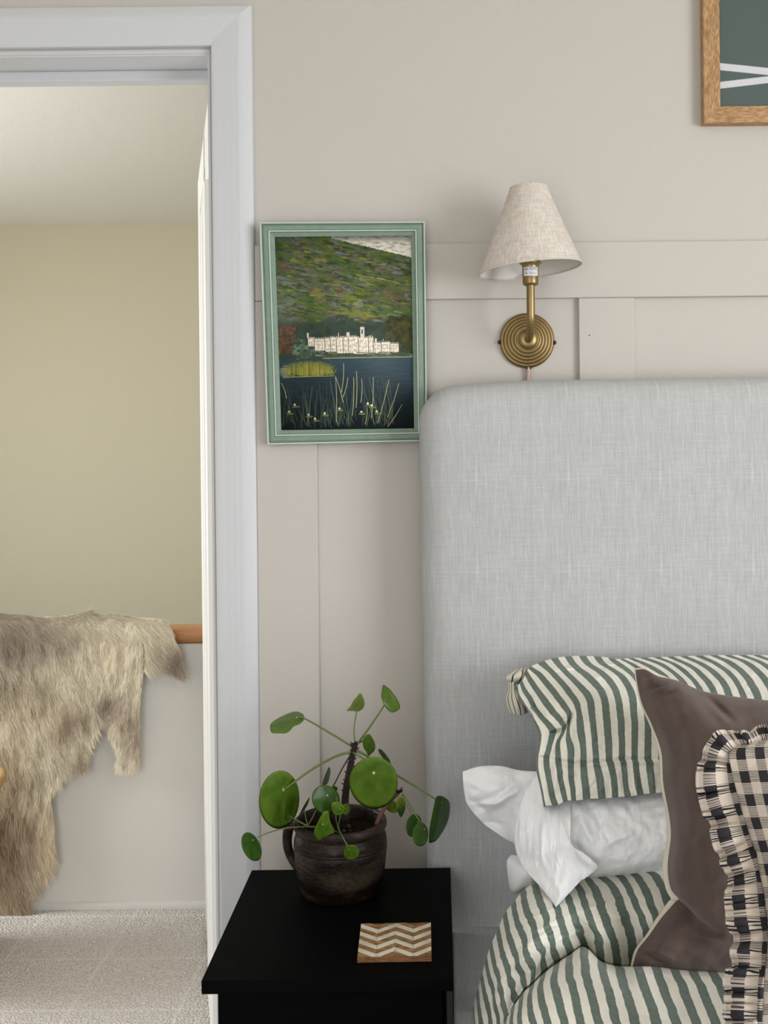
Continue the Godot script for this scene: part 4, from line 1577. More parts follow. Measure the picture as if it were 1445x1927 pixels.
func pillows() -> void:
	var o := thing("pillow", "green and cream striped pillow with an open flap, topmost of the stack against the headboard", "pillow")
	# one line per green stripe from the back edge to the stitched seam and on to the hem, at five times from (940, 1225)
	var L := [
		[[[165, 330], [180, 420], [235, 510], [288, 580], [320, 650], [360, 740], [375, 830], [350, 1000]], [[350, 1030], [352, 1130], [388, 1295], [418, 1460]]],
		[[[205, 290], [240, 370], [290, 440], [340, 540], [400, 620], [470, 690], [514, 742], [521, 749], [518, 758], [508, 790], [490, 865], [450, 1000]], [[450, 1020], [456, 1100], [480, 1235], [508, 1375], [535, 1450]]],
		[[[255, 195], [310, 285], [370, 370], [440, 460], [510, 560], [580, 640], [618, 702], [624, 711], [619, 722], [598, 782], [556, 870], [566, 1030]], [[568, 1050], [580, 1130], [585, 1200], [602, 1275], [632, 1410]]],
		[[[290, 148], [370, 200], [430, 260], [500, 340], [560, 420], [620, 500], [666, 574], [673, 584], [669, 596], [655, 690], [657, 800], [690, 915], [690, 1050]], [[690, 1070], [690, 1175], [703, 1295], [710, 1408]]],
		[[[415, 95], [490, 170], [560, 240], [640, 330], [700, 410], [745, 480], [765, 560], [785, 680], [800, 800], [812, 925], [815, 1050]], [[815, 1070], [825, 1175], [840, 1295], [850, 1392]]],
		[[[545, 62], [610, 150], [680, 220], [770, 310], [850, 390], [890, 480], [900, 600], [910, 700], [920, 800], [930, 915], [940, 1040]], [[945, 1062], [975, 1175], [990, 1295], [1000, 1386]]],
		[[[680, 48], [740, 130], [790, 170], [860, 220], [940, 300], [1000, 380], [1030, 480], [1045, 600], [1060, 800], [1065, 915], [1068, 1025]], [[1080, 1045], [1105, 1175], [1120, 1295], [1120, 1376]]],
		[[[825, 48], [880, 120], [960, 170], [1050, 240], [1110, 320], [1150, 420], [1170, 520], [1185, 650], [1190, 800], [1190, 915], [1190, 1015]], [[1200, 1035], [1215, 1155], [1220, 1235], [1245, 1366]]],
		[[[970, 56], [1020, 120], [1110, 175], [1200, 240], [1260, 330], [1300, 430], [1310, 550], [1318, 700], [1320, 800], [1315, 915], [1315, 1020]], [[1325, 1045], [1335, 1155], [1350, 1245], [1370, 1346]]],
		[[[1100, 76], [1180, 125], [1250, 175], [1310, 240], [1370, 330], [1410, 430], [1440, 560], [1450, 800], [1450, 1015]], [[1470, 1045], [1475, 1155], [1490, 1335]]],
		[[[1180, 72], [1280, 115], [1380, 170], [1460, 225], [1530, 310], [1570, 430], [1590, 600], [1590, 1015]], [[1600, 1045], [1605, 1155], [1615, 1320]]],
		[[[1280, 66], [1430, 118], [1530, 170], [1620, 240], [1690, 340], [1720, 450], [1730, 600], [1730, 1010]], [[1740, 1040], [1745, 1150], [1750, 1310]]],
		[[[1420, 60], [1580, 120], [1680, 190], [1780, 280], [1840, 380], [1870, 500], [1875, 1000]], [[1880, 1030], [1885, 1150], [1890, 1300]]],
		[[[1550, 55], [1720, 130], [1820, 200], [1910, 300], [1960, 380], [2000, 500], [2015, 1000]], [[2020, 1030], [2025, 1150], [2030, 1290]]],
		[[[1680, 51], [1860, 130], [1980, 220], [2060, 310], [2100, 400], [2140, 550], [2155, 1000]], [[2160, 1030], [2165, 1150], [2170, 1280]]],
		[[[1820, 46], [1980, 115], [2120, 210], [2200, 310], [2250, 420], [2290, 600], [2300, 1000]], [[2303, 1030], [2307, 1140], [2310, 1270]]],
		[[[1970, 41], [2120, 110], [2260, 220], [2340, 340], [2390, 450], [2430, 650], [2440, 1000]], [[2443, 1030], [2447, 1140], [2450, 1260]]],
		[[[2110, 40], [2280, 106], [2410, 210], [2500, 330], [2540, 440], [2575, 650], [2585, 1000]], [[2587, 1030], [2589, 1140], [2590, 1250]]],
		[[[2250, 39], [2420, 104], [2530, 180], [2630, 300], [2680, 440], [2715, 650], [2725, 1000]], [[2727, 1030], [2729, 1130], [2730, 1245]]]]
	while L.size() < 24:
		var prev: Array = L[L.size() - 1]
		var next := [[], []]
		for part in 2:
			for q: Array in prev[part]:
				next[part].append([q[0] + 140, q[1]])
		L.append(next)
	var cols := []
	for i in L.size():
		var col := PackedVector3Array()
		var y0: float = 1225.0 + L[i][0][0][1] / 5.0
		var x0: float = 940.0 + L[i][0][0][0] / 5.0
		var back := lerpf(1.765, 1.87, clampf((x0 - 965.0) / 130.0, 0.0, 1.0))
		for part in 2:
			var pts := []
			for q: Array in L[i][part]:
				pts.append(Vector3(940.0 + q[0] / 5.0, 1225.0 + q[1] / 5.0, 0))
			var rs := resample(pts, 40 if part == 0 else 9)
			for j in rs.size():
				var t := (rs[j].y - y0) / (1505.0 - y0)
				var d := lerpf(back, 1.625, 1.0 - pow(1.0 - clampf(t, 0.0, 1.0), 2.3))
				if part == 1:
					d += 0.006 * exp(-j * 0.8) - 0.004 * j / 9.0
				elif j == 40:
					d += 0.004
				col.append(Vector3(rs[j].x, rs[j].y, d))
		var f := col[0]
		var q0 := clampf(i / 5.0, 0.0, 1.0)
		var full := PackedVector3Array([Vector3(f.x + lerpf(80.0, 12.0, q0), f.y + lerpf(-5.0, 90.0, q0), f.z + 0.02), Vector3(f.x + lerpf(24.0, 6.0, q0), f.y + lerpf(2.0, 22.0, q0), f.z + 0.032), Vector3(f.x + 1.0, f.y + 2.5, f.z + 0.016)])
		full.append_array(col)
		cols.append(full)
	# the shut end of the pillow turns away from us
	var e: PackedVector3Array = cols[0]
	var end := PackedVector3Array()
	for p in e:
		end.append(Vector3(p.x + 3.0, p.y + 6.0, p.z + 0.09))
	cols.push_front(end)
	var nu := (cols.size() - 1) * 9
	var nv := 200
	var rows := spread_v(spread(cols, nu), nv)
	var n := noise(221, 0.02, 3)
	rumple(rows, n, 0.9, 0.9, 0.0045)
	rumple(rows, n, 2.6, 1.6, 0.0016)
	folds(rows, [[1078, 1335, 1064, 1376, 3, -0.014], [1068, 1370, 1030, 1380, 3, -0.013], [1070, 1338, 1055, 1374, 4, 0.008], [1076, 1345, 1072, 1440, 6, 0.005], [1052, 1380, 1040, 1440, 4, -0.006], [1040, 1390, 1048, 1500, 5, 0.005],
		[1030, 1262, 1110, 1253, 3, 0.006], [1110, 1253, 1175, 1248, 3, 0.005], [1110, 1290, 1150, 1250, 7, 0.004], [1130, 1330, 1160, 1290, 6, 0.004], [1165, 1310, 1175, 1380, 6, 0.003], [1110, 1330, 1120, 1400, 5, 0.004],
		[1010, 1290, 1060, 1340, 6, 0.004], [985, 1310, 1030, 1360, 5, -0.005], [1195, 1445, 1200, 1500, 4, 0.005], [1172, 1440, 1178, 1500, 4, -0.005], [1225, 1440, 1232, 1495, 4, 0.004], [1100, 1440, 1108, 1500, 4, 0.004]])
	var uv := uv_grid(nu, nv, -2.0, cols.size() - 2.0, 0.0, 6.0)
	for j in uv.size():
		for i in uv[j].size():
			uv[j][i].x += -0.5 + 0.03 * n.get_noise_2d(i * 1.2, j * 4.0)
	# the leftmost traced line is the selvedge, four fifths of a stripe off the first
	put("pillowcase", cloth_mesh(to_room(rows), uv, 0.005), stripe_mat(), o, "green and cream striped case with a stitched flap")
	var tm := mat(Color.WHITE, 0.75, 0.3)
	tm.albedo_texture = tex(64, 64, func(x: int, y: int) -> Color:
		return c255(62, 64, 60) if x >= 26 and x < 38 else c255(214, 208, 190))
	var A := func(list: Array, d: float) -> Array:
		var out := []
		for r: Array in list:
			var q := []
			for p: Array in r:
				q.append([940.0 + p[0] / 5.0, 1225.0 + p[1] / 5.0, d + (p[2] if p.size() > 2 else 0.0)])
			out.append(q)
		return out
	var ear := px_patch(A.call([[[66, 276, 0.02], [118, 270, 0.0], [170, 278, 0.005], [205, 300, 0.03]], [[78, 300, 0.02], [118, 300, -0.01], [170, 300, 0.0], [215, 330, 0.03]], [[82, 370, 0.025], [120, 380, -0.01], [180, 380, 0.0], [232, 390, 0.03]], [[60, 440, 0.03], [125, 450, -0.012], [205, 465, -0.004], [262, 480, 0.03]], [[76, 530, 0.03], [150, 540, -0.012], [240, 535, -0.004], [285, 545, 0.03]], [[104, 582, 0.02], [165, 606, -0.005], [240, 592, 0.0], [280, 570, 0.03]]], 1.80), 30, 30)
	folds(ear, [[972, 1290, 975, 1340, 3, 0.008], [960, 1290, 963, 1340, 2.5, -0.008], [985, 1310, 990, 1340, 3, -0.008]])
	put("case_corner", cloth_mesh(to_room(ear), uv_grid(30, 30, 0.0, 5.2, 0.0, 3.0), 0.003), tm, o, "tucked case corner hanging at the end")
	var roll := px_patch(A.call([[[64, 276, 0.0], [110, 278, -0.006], [160, 285, -0.006], [205, 262, -0.004], [236, 222, 0.0]], [[76, 252, -0.006], [120, 252, -0.014], [175, 245, -0.016], [215, 232, -0.01], [240, 205, 0.0]], [[102, 232, 0.0], [150, 222, -0.01], [195, 212, -0.014], [222, 205, -0.008], [238, 190, 0.0]], [[165, 188, 0.015], [195, 178, 0.01], [220, 176, 0.006], [240, 176, 0.006], [262, 172, 0.01]]], 1.80), 30, 20)
	put("case_corner", cloth_mesh(to_room(roll), uv_grid(30, 20, 3.4, 0.2, 0.0, 1.0), 0.003), tm, o)

	# white pillow under it, its case open at the near end
	var w := thing("pillow", "white pillow with a loose pointed pillowcase end between striped pillow and duvet", "pillow", Vector3.ZERO)
	var B := func(list: Array) -> Array:
		var out := []
		for r: Array in list:
			var q := []
			for p: Array in r:
				q.append([860.0 + p[0] / 3.6125, 1220.0 + p[1] / 3.6125, p[2]])
			out.append(q)
		return out
	var body := px_patch(B.call([
		[[560, 820, 1.80], [800, 800, 1.80], [1100, 790, 1.80], [1400, 780, 1.80], [1900, 760, 1.80], [2500, 740, 1.80]],
		[[520, 930, 1.70], [800, 920, 1.70], [1100, 900, 1.70], [1400, 880, 1.70], [1900, 860, 1.70], [2500, 840, 1.70]],
		[[500, 1060, 1.655], [800, 1050, 1.65], [1100, 1020, 1.648], [1400, 995, 1.645], [1900, 970, 1.64], [2500, 950, 1.64]],
		[[470, 1200, 1.63], [780, 1210, 1.62], [1100, 1180, 1.612], [1400, 1150, 1.61], [1900, 1120, 1.60], [2500, 1100, 1.60]],
		[[480, 1330, 1.625], [780, 1350, 1.607], [1100, 1330, 1.597], [1400, 1300, 1.595], [1900, 1270, 1.59], [2500, 1250, 1.59]],
		[[540, 1450, 1.63], [800, 1470, 1.607], [1100, 1455, 1.598], [1400, 1420, 1.596], [1900, 1390, 1.59], [2500, 1370, 1.59]],
		[[640, 1520, 1.65], [880, 1548, 1.622], [1100, 1522, 1.612], [1400, 1472, 1.61], [1900, 1440, 1.60], [2500, 1420, 1.60]],
		[[680, 1540, 1.69], [890, 1572, 1.66], [1100, 1552, 1.65], [1400, 1512, 1.645], [1900, 1480, 1.64], [2500, 1460, 1.64]],
		[[700, 1540, 1.76], [900, 1560, 1.76], [1100, 1545, 1.76], [1400, 1510, 1.76], [1900, 1480, 1.76], [2500, 1460, 1.76]]]), 160, 110)
	rumple(body, n, 1.0, 1.0, 0.006)
	folds(body, creases(22, Rect2(1080, 1500, 150, 60), Rect2(1090, 1560, 170, 70), 6))
	folds(body, [[1085, 1520, 1120, 1600, 8, 0.008], [1110, 1510, 1150, 1590, 7, -0.006], [1150, 1500, 1240, 1590, 8, 0.005], [1120, 1600, 1200, 1560, 7, 0.005], [1180, 1510, 1200, 1560, 5, -0.004], [1075, 1510, 1090, 1640, 8, -0.008]])
	put("pillow_body", cloth_mesh(to_room(body), uv_grid(160, 110, 0, 1, 0, 1), 0.006), M.white_cotton, w)
	var flap := px_patch(B.call([
		[[540, 850, 1.69], [610, 870, 1.685], [700, 890, 1.68], [800, 910, 1.675]],
		[[455, 1000, 1.672], [560, 1020, 1.655], [680, 1040, 1.648], [780, 1050, 1.645]],
		[[400, 1180, 1.655], [530, 1190, 1.625], [660, 1190, 1.605], [772, 1190, 1.61]],
		[[393, 1345, 1.645], [520, 1365, 1.605], [650, 1350, 1.58], [780, 1330, 1.59]],
		[[435, 1460, 1.63], [560, 1470, 1.595], [700, 1440, 1.565], [865, 1400, 1.58]],
		[[498, 1545, 1.585], [600, 1560, 1.565], [750, 1530, 1.548], [960, 1490, 1.572]],
		[[572, 1630, 1.560], [620, 1645, 1.548], [715, 1625, 1.538], [850, 1572, 1.555]],
		[[622, 1695, 1.542], [650, 1708, 1.532], [700, 1690, 1.527], [772, 1655, 1.540]],
		[[667, 1754, 1.522], [670, 1757, 1.520], [673, 1757, 1.520], [678, 1754, 1.521]]]), 90, 120)
	rumple(flap, n, 1.6, 0.8, 0.004)
	rumple(flap, n, 5.0, 1.0, 0.0008)
	folds(flap, creases(26, Rect2(975, 1500, 85, 30), Rect2(965, 1590, 110, 70), 5))
	folds(flap, [[985, 1500, 975, 1600, 4, 0.006], [1005, 1510, 1000, 1610, 4, -0.006], [1020, 1510, 1020, 1640, 5, 0.007], [1040, 1520, 1045, 1660, 4, -0.005], [990, 1570, 1060, 1690, 6, 0.005], [1055, 1560, 1040, 1690, 5, 0.005], [1080, 1600, 1118, 1632, 6, -0.010], [1125, 1630, 1095, 1660, 4, 0.008], [1000, 1590, 1010, 1640, 3, 0.004], [1030, 1600, 1060, 1640, 3, -0.004]])
	put("case_flap", cloth_mesh(to_room(flap), uv_grid(90, 120, 0, 1, 0, 1), 0.002), M.white_cotton, w, "pointed loose end of the white case")
	var wing := px_patch(B.call([
		[[38, 838, 1.77], [150, 803, 1.76], [290, 799, 1.755], [430, 829, 1.745], [560, 838, 1.73]],
		[[40, 900, 1.76], [150, 890, 1.745], [290, 885, 1.735], [430, 895, 1.73], [540, 905, 1.72]],
		[[52, 1000, 1.755], [160, 980, 1.735], [290, 960, 1.715], [430, 960, 1.715], [510, 970, 1.71]],
		[[75, 1070, 1.755], [180, 1060, 1.745], [310, 1030, 1.725], [425, 1030, 1.71], [480, 1040, 1.705]],
		[[175, 1185, 1.755], [260, 1170, 1.75], [340, 1130, 1.735], [410, 1120, 1.71], [450, 1130, 1.70]],
		[[340, 1308, 1.745], [365, 1318, 1.735], [385, 1328, 1.72], [400, 1335, 1.70], [430, 1335, 1.69]]]), 60, 60)
	rumple(wing, n, 0.9, 0.9, 0.005)
	folds(wing, creases(14, Rect2(880, 1450, 80, 60), Rect2(890, 1500, 90, 70), 7))
	folds(wing, [[885, 1515, 950, 1510, 5, 0.010], [900, 1535, 985, 1480, 7, 0.012], [880, 1500, 920, 1530, 5, -0.008], [925, 1500, 985, 1465, 7, -0.008], [880, 1470, 905, 1485, 4, 0.005], [900, 1545, 960, 1555, 5, -0.006]])
	put("case_corner", cloth_mesh(to_room(wing), uv_grid(60, 60, 0, 1, 0, 1), 0.003), M.white_cotton, w, "spread corner of the white case")
	# the lowest pillow: a corner shows above the duvet
	var lo := thing("pillow", "white pillow lowest in the stack, one corner showing at the headboard side of the duvet", "pillow", Vector3.ZERO)
	var low := px_patch(B.call([
		[[372, 1400, 1.72], [420, 1410, 1.70], [500, 1420, 1.69], [700, 1430, 1.68], [1200, 1420, 1.68], [1900, 1400, 1.68]],
		[[340, 1440, 1.705], [400, 1460, 1.68], [480, 1475, 1.665], [700, 1480, 1.665], [1200, 1480, 1.665], [1900, 1460, 1.665]],
		[[338, 1500, 1.70], [400, 1520, 1.67], [480, 1530, 1.655], [700, 1535, 1.66], [1200, 1530, 1.66], [1900, 1510, 1.66]],
		[[346, 1570, 1.70], [400, 1585, 1.672], [480, 1580, 1.66], [700, 1575, 1.665], [1200, 1570, 1.67], [1900, 1550, 1.67]],
		[[358, 1632, 1.71], [390, 1650, 1.69], [470, 1630, 1.68], [700, 1600, 1.69], [1200, 1600, 1.69], [1900, 1590, 1.69]],
		[[380, 1660, 1.73], [405, 1668, 1.73], [480, 1650, 1.73], [700, 1610, 1.73], [1200, 1610, 1.73], [1900, 1600, 1.73]]]), 60, 40)
	rumple(low, n, 1.0, 1.0, 0.003)
	put("pillow_body", cloth_mesh(to_room(low), uv_grid(60, 40, 0, 1, 0, 1), 0.006), M.white_cotton, lo)


func velvet_cushion() -> void:
	var o := thing("cushion", "brown velvet cushion with a cream backing leaning on the striped pillow", "cushion")
	var n := noise(231, 0.02, 3)
	var vm := mat(c255(100, 85, 79), 0.85, 0.25)
	vm.rim_enabled = true
	vm.rim = 0.9
	vm.rim_tint = 0.5
	vm.albedo_texture = noise_tex(232, 0.012, 2, 256, ramp([[0.0, Color(0.84, 0.83, 0.82)], [1.0, Color(1, 1, 1)]]))
	vm.uv1_scale = Vector3(1.5, 1.5, 1.5)
	var ctrl := [
		[[1199, 1266, 1.640], [1213, 1268, 1.637], [1240, 1281, 1.635], [1275, 1290, 1.630], [1325, 1310, 1.627], [1400, 1322, 1.622], [1490, 1332, 1.62]],
		[[1196, 1261, 1.625], [1214, 1260, 1.612], [1238, 1272, 1.605], [1275, 1281, 1.600], [1325, 1301, 1.602], [1400, 1313, 1.595], [1490, 1322, 1.59]],
		[[1199, 1287, 1.618], [1220, 1285, 1.595], [1246, 1290, 1.575], [1285, 1300, 1.560], [1335, 1318, 1.570], [1405, 1326, 1.560], [1490, 1335, 1.55]],
		[[1208, 1325, 1.610], [1230, 1325, 1.575], [1262, 1328, 1.545], [1305, 1335, 1.520], [1355, 1348, 1.525], [1415, 1352, 1.520], [1490, 1355, 1.51]],
		[[1227, 1366, 1.600], [1250, 1367, 1.555], [1280, 1370, 1.520], [1325, 1376, 1.490], [1375, 1385, 1.480], [1425, 1388, 1.475], [1490, 1390, 1.47]],
		[[1244, 1415, 1.590], [1264, 1417, 1.540], [1294, 1420, 1.500], [1336, 1425, 1.468], [1385, 1430, 1.455], [1430, 1432, 1.45], [1490, 1435, 1.45]],
		[[1248, 1475, 1.580], [1268, 1477, 1.525], [1298, 1480, 1.485], [1340, 1483, 1.450], [1388, 1486, 1.437], [1432, 1488, 1.43], [1490, 1490, 1.43]],
		[[1259, 1535, 1.570], [1276, 1537, 1.515], [1304, 1540, 1.474], [1345, 1543, 1.440], [1390, 1545, 1.427], [1434, 1547, 1.42], [1490, 1550, 1.42]],
		[[1262, 1575, 1.560], [1278, 1580, 1.508], [1306, 1587, 1.468], [1347, 1592, 1.435], [1392, 1595, 1.422], [1436, 1597, 1.42], [1490, 1600, 1.42]],
		[[1256, 1630, 1.548], [1272, 1636, 1.500], [1303, 1643, 1.460], [1347, 1650, 1.430], [1392, 1653, 1.42], [1436, 1655, 1.42], [1490, 1657, 1.42]],
		[[1262, 1672, 1.535], [1280, 1684, 1.490], [1310, 1700, 1.455], [1350, 1712, 1.430], [1394, 1712, 1.42], [1437, 1712, 1.42], [1490, 1714, 1.42]],
		[[1277, 1692, 1.525], [1288, 1700, 1.500], [1316, 1724, 1.462], [1354, 1745, 1.432], [1395, 1745, 1.425], [1437, 1745, 1.42], [1490, 1745, 1.42]],
		[[1271, 1697, 1.530], [1290, 1709, 1.512], [1318, 1735, 1.480], [1354, 1757, 1.440], [1395, 1757, 1.43], [1437, 1757, 1.42], [1490, 1757, 1.42]],
		[[1243, 1729, 1.522], [1270, 1738, 1.492], [1306, 1756, 1.470], [1350, 1775, 1.445], [1395, 1775, 1.435], [1437, 1775, 1.43], [1490, 1775, 1.43]],
		[[1221, 1760, 1.515], [1250, 1767, 1.482], [1295, 1780, 1.465], [1346, 1793, 1.450], [1395, 1793, 1.44], [1437, 1793, 1.44], [1490, 1793, 1.44]],
		[[1200, 1787, 1.510], [1236, 1793, 1.482], [1286, 1803, 1.470], [1342, 1812, 1.460], [1395, 1812, 1.45], [1437, 1812, 1.45], [1490, 1812, 1.45]],
		[[1191, 1815, 1.508], [1230, 1817, 1.490], [1280, 1822, 1.482], [1340, 1830, 1.475], [1395, 1830, 1.47], [1437, 1830, 1.47], [1490, 1830, 1.47]],
		[[1192, 1824, 1.512], [1230, 1834, 1.515], [1280, 1838, 1.515], [1340, 1842, 1.51], [1395, 1842, 1.51], [1437, 1842, 1.51], [1490, 1842, 1.51]]]
	for row: Array in ctrl:
		for q: Array in row:
			q[2] -= 0.035 * smoothstep(1500.0, 1800.0, q[1])
	var rows := px_patch(ctrl, 90, 150)
	rumple(rows, n, 0.8, 0.8, 0.004)
	folds(rows, [[1212, 1300, 1262, 1286, 4, -0.007], [1225, 1312, 1282, 1298, 5, -0.008], [1222, 1302, 1275, 1290, 4, 0.006], [1208, 1285, 1240, 1275, 4, 0.005], [1322, 1304, 1385, 1362, 6, -0.011], [1318, 1312, 1380, 1372, 7, 0.006], [1204, 1790, 1262, 1818, 6, -0.008], [1215, 1784, 1280, 1812, 6, 0.006], [1285, 1745, 1360, 1778, 8, 0.006]])
	put("cushion_front", cloth_mesh(to_room(rows), uv_grid(90, 150, 0, 1, 0, 1.6), 0.004), vm, o, "brown velvet front")
	# cream back: seen as a narrow border along the left edge
	var wdt := [0.5, 0.5, 1, 1.5, 3, 4, 4.5, 5, 6.5, 9, 9, 14, 13, 8, 4.5, 3, 1.5, 1]
	var bc := []
	for k in ctrl.size():
		var a: Array = ctrl[k][0]
		var b: Array = ctrl[k][1]
		var c: Array = ctrl[k][3]
		bc.append([[c[0], c[1] + 4.0, a[2] + 0.03], [b[0], b[1] + 2.0, a[2] + 0.034], [a[0] - wdt[k] * 0.6, a[1] + 0.5, a[2] + 0.022], [a[0] - wdt[k], a[1], a[2] + 0.006], [a[0] + 2.0, a[1], a[2] + 0.0015]])
	var back := px_patch(bc, 40, 120)
	var cm := mat(c255(240, 233, 214), 0.85, 0.3)
	cm.albedo_texture = noise_tex(233, 0.2, 2, 128, ramp([[0.0, Color(0.85, 0.84, 0.82)], [1.0, Color(1, 1, 1)]]))
	cm.uv1_scale = Vector3(4, 12, 1)
	put("cushion_back", cloth_mesh(to_room(back), uv_grid(40, 120, 0, 1, 0, 1), 0.002), cm, o, "cream woven back of the cushion")


func gingham_cushion() -> void:
	var o := thing("cushion", "black and cream checked cushion with a gathered ruffle in front of the brown cushion", "cushion")
	var n := noise(241, 0.05, 3)
	var gm := mat(Color.WHITE, 0.9, 0.25)
	gm.albedo_texture = tex(256, 256, func(x: int, y: int) -> Color:
		var du := x < 128
		var dv := y < 128
		var f := n.get_noise_2d(x * 3.0, y * 3.0) * 0.5 + 0.5
		var cream := c255(204, 190, 176).lerp(c255(230, 218, 204), f)
		var ink := c255(34, 34, 38).lerp(c255(62, 60, 62), f)
		if du and dv:
			var tw := 0.5 + 0.5 * sin(TAU * (x + 2.0 * y) / 16.0)
			return ink.lerp(c255(92, 88, 88), tw * tw * 0.45)
		if dv:
			return ink if fposmod(y + 0.8 * n.get_noise_2d(x * 0.6, 0.0), 18.3) < 6.6 else cream
		if du:
			return ink.lerp(cream, 0.2) if fposmod(y + 3.0, 18.3) < 6.2 else cream.lerp(ink, 0.08)
		return cream)
	bump(gm, gm.albedo_texture, 0.04)
	# face: from the ruffle seam to beyond the frame
	var ctrl := [
		[[1385, 1404, 1.405], [1420, 1396, 1.400], [1460, 1390, 1.395], [1520, 1385, 1.39], [1600, 1380, 1.39]],
		[[1372, 1420, 1.385], [1412, 1412, 1.375], [1455, 1406, 1.365], [1520, 1400, 1.36], [1600, 1395, 1.36]],
		[[1380, 1465, 1.375], [1420, 1460, 1.352], [1462, 1456, 1.335], [1525, 1450, 1.325], [1600, 1445, 1.325]],
		[[1398, 1535, 1.368], [1436, 1532, 1.338], [1475, 1530, 1.315], [1530, 1526, 1.30], [1600, 1522, 1.30]],
		[[1420, 1605, 1.362], [1455, 1604, 1.328], [1490, 1603, 1.302], [1540, 1602, 1.285], [1600, 1600, 1.28]],
		[[1436, 1680, 1.355], [1468, 1680, 1.32], [1500, 1680, 1.295], [1545, 1680, 1.28], [1600, 1680, 1.27]],
		[[1444, 1760, 1.35], [1474, 1760, 1.318], [1505, 1760, 1.292], [1550, 1760, 1.275], [1600, 1760, 1.27]],
		[[1438, 1840, 1.345], [1470, 1840, 1.318], [1502, 1840, 1.295], [1550, 1840, 1.28], [1600, 1840, 1.27]],
		[[1434, 1935, 1.34], [1468, 1935, 1.32], [1502, 1935, 1.30], [1550, 1935, 1.285], [1600, 1935, 1.28]],
		[[1440, 2010, 1.34], [1472, 2010, 1.33], [1505, 2010, 1.31], [1550, 2010, 1.295], [1600, 2010, 1.29]]]
	for row: Array in ctrl:
		for q: Array in row:
			q[2] -= 0.15 * smoothstep(1400.0, 1950.0, q[1])
	var rows := px_patch(ctrl, 50, 150)
	rumple(rows, n, 0.35, 0.35, 0.005)
	var uv := []
	for r: PackedVector3Array in rows:
		var w := PackedVector2Array()
		for i in r.size():
			w.append(Vector2(i / 50.0 * 4.6 + 0.62, (r[i].y + (r[i].x - 1400.0) * 0.04) / 44.0 + 0.02))
		uv.append(w)
	put("cushion_face", cloth_mesh(to_room(rows), uv, 0.004), gm, o, "checked cushion face")
	# ruffle: a band gathered along the seam
	var outer := [[1530, 1352], [1490, 1358], [1450, 1362], [1425, 1364], [1406, 1378], [1385, 1374], [1360, 1374], [1340, 1386], [1322, 1412], [1312, 1450], [1312, 1485], [1318, 1520], [1335, 1552], [1345, 1592], [1356, 1622], [1366, 1652], [1364, 1700], [1366, 1728], [1378, 1765], [1376, 1800], [1376, 1818], [1361, 1840], [1362, 1880], [1361, 1930], [1364, 2005]]
	var inner := [[1540, 1384], [1500, 1388], [1455, 1396], [1436, 1400], [1420, 1404], [1405, 1408], [1390, 1412], [1382, 1418], [1376, 1428], [1378, 1450], [1382, 1474], [1388, 1500], [1400, 1540], [1410, 1570], [1420, 1602], [1430, 1640], [1437, 1690], [1441, 1722], [1444, 1760], [1442, 1800], [1441, 1820], [1438, 1842], [1436, 1880], [1435, 1930], [1438, 2005]]
	var np := outer.size()
	var nl := 420
	var op := []
	var ip := []
	for k in np:
		op.append(Vector3(outer[k][0], outer[k][1], 0))
		ip.append(Vector3(inner[k][0], inner[k][1], 0))
	var so := smooth_path(op, nl)
	var si := smooth_path(ip, nl)
	var rr := []
	var ru := []
	var run := 0.0
	var na := 16
	for k in nl + 1:
		if k > 0:
			run += so[k].distance_to(so[k - 1]) * 0.55 + si[k].distance_to(si[k - 1]) * 0.6
		var row := PackedVector3Array()
		var wv := PackedVector2Array()
		var f := float(k) / nl
		var dbase := lerpf(1.415, 1.352, smoothstep(0.15, 0.75, f))
		var ph := run / 33.0 + 1.2 * n.get_noise_1d(run * 0.35)
		var wave := sin(ph * TAU * 0.5) + 0.5 * sin(ph * TAU * 1.13 + 1.0)
		for i in na + 1:
			var t := float(i) / na          # 0 at the seam
			var p := si[k].lerp(so[k], t)
			var lift := 0.016 * sin(PI * minf(t * 1.15, 1.0)) 
			var w := wave * (0.0025 + 0.009 * smoothstep(0.0, 0.8, t))
			p += (so[k] - si[k]).normalized() * 3.0 * t * wave
			p.z = dbase + 0.004 - lift - w - 0.15 * smoothstep(1400.0, 1950.0, p.y)
			row.append(p)
			wv.append(Vector2(0.18 + t * 1.72, run / 50.0 + 0.06 * wave * t))
		rr.append(row)
		ru.append(wv)
	put("ruffle", cloth_mesh(to_room(rr), ru, 0.0025), gm, o, "gathered checked ruffle")


# ---------------------------------------------------------------- the plant
func ell(cx: float, cy: float, rx: float, ry: float, turn: float, wob := 0.03) -> Array:
	var out := []
	var p := rng.randf() * TAU
	for k in 36:
		var a := TAU * k / 36.0
		var w := 1.0 + wob * sin(2.0 * a + p) + wob * 0.6 * sin(3.0 * a + 2.0 * p)
		var x := rx * cos(a) * w
		var y := ry * sin(a) * w
		out.append([cx + x * cos(turn) - y * sin(turn), cy + x * sin(turn) + y * cos(turn)])
	return out


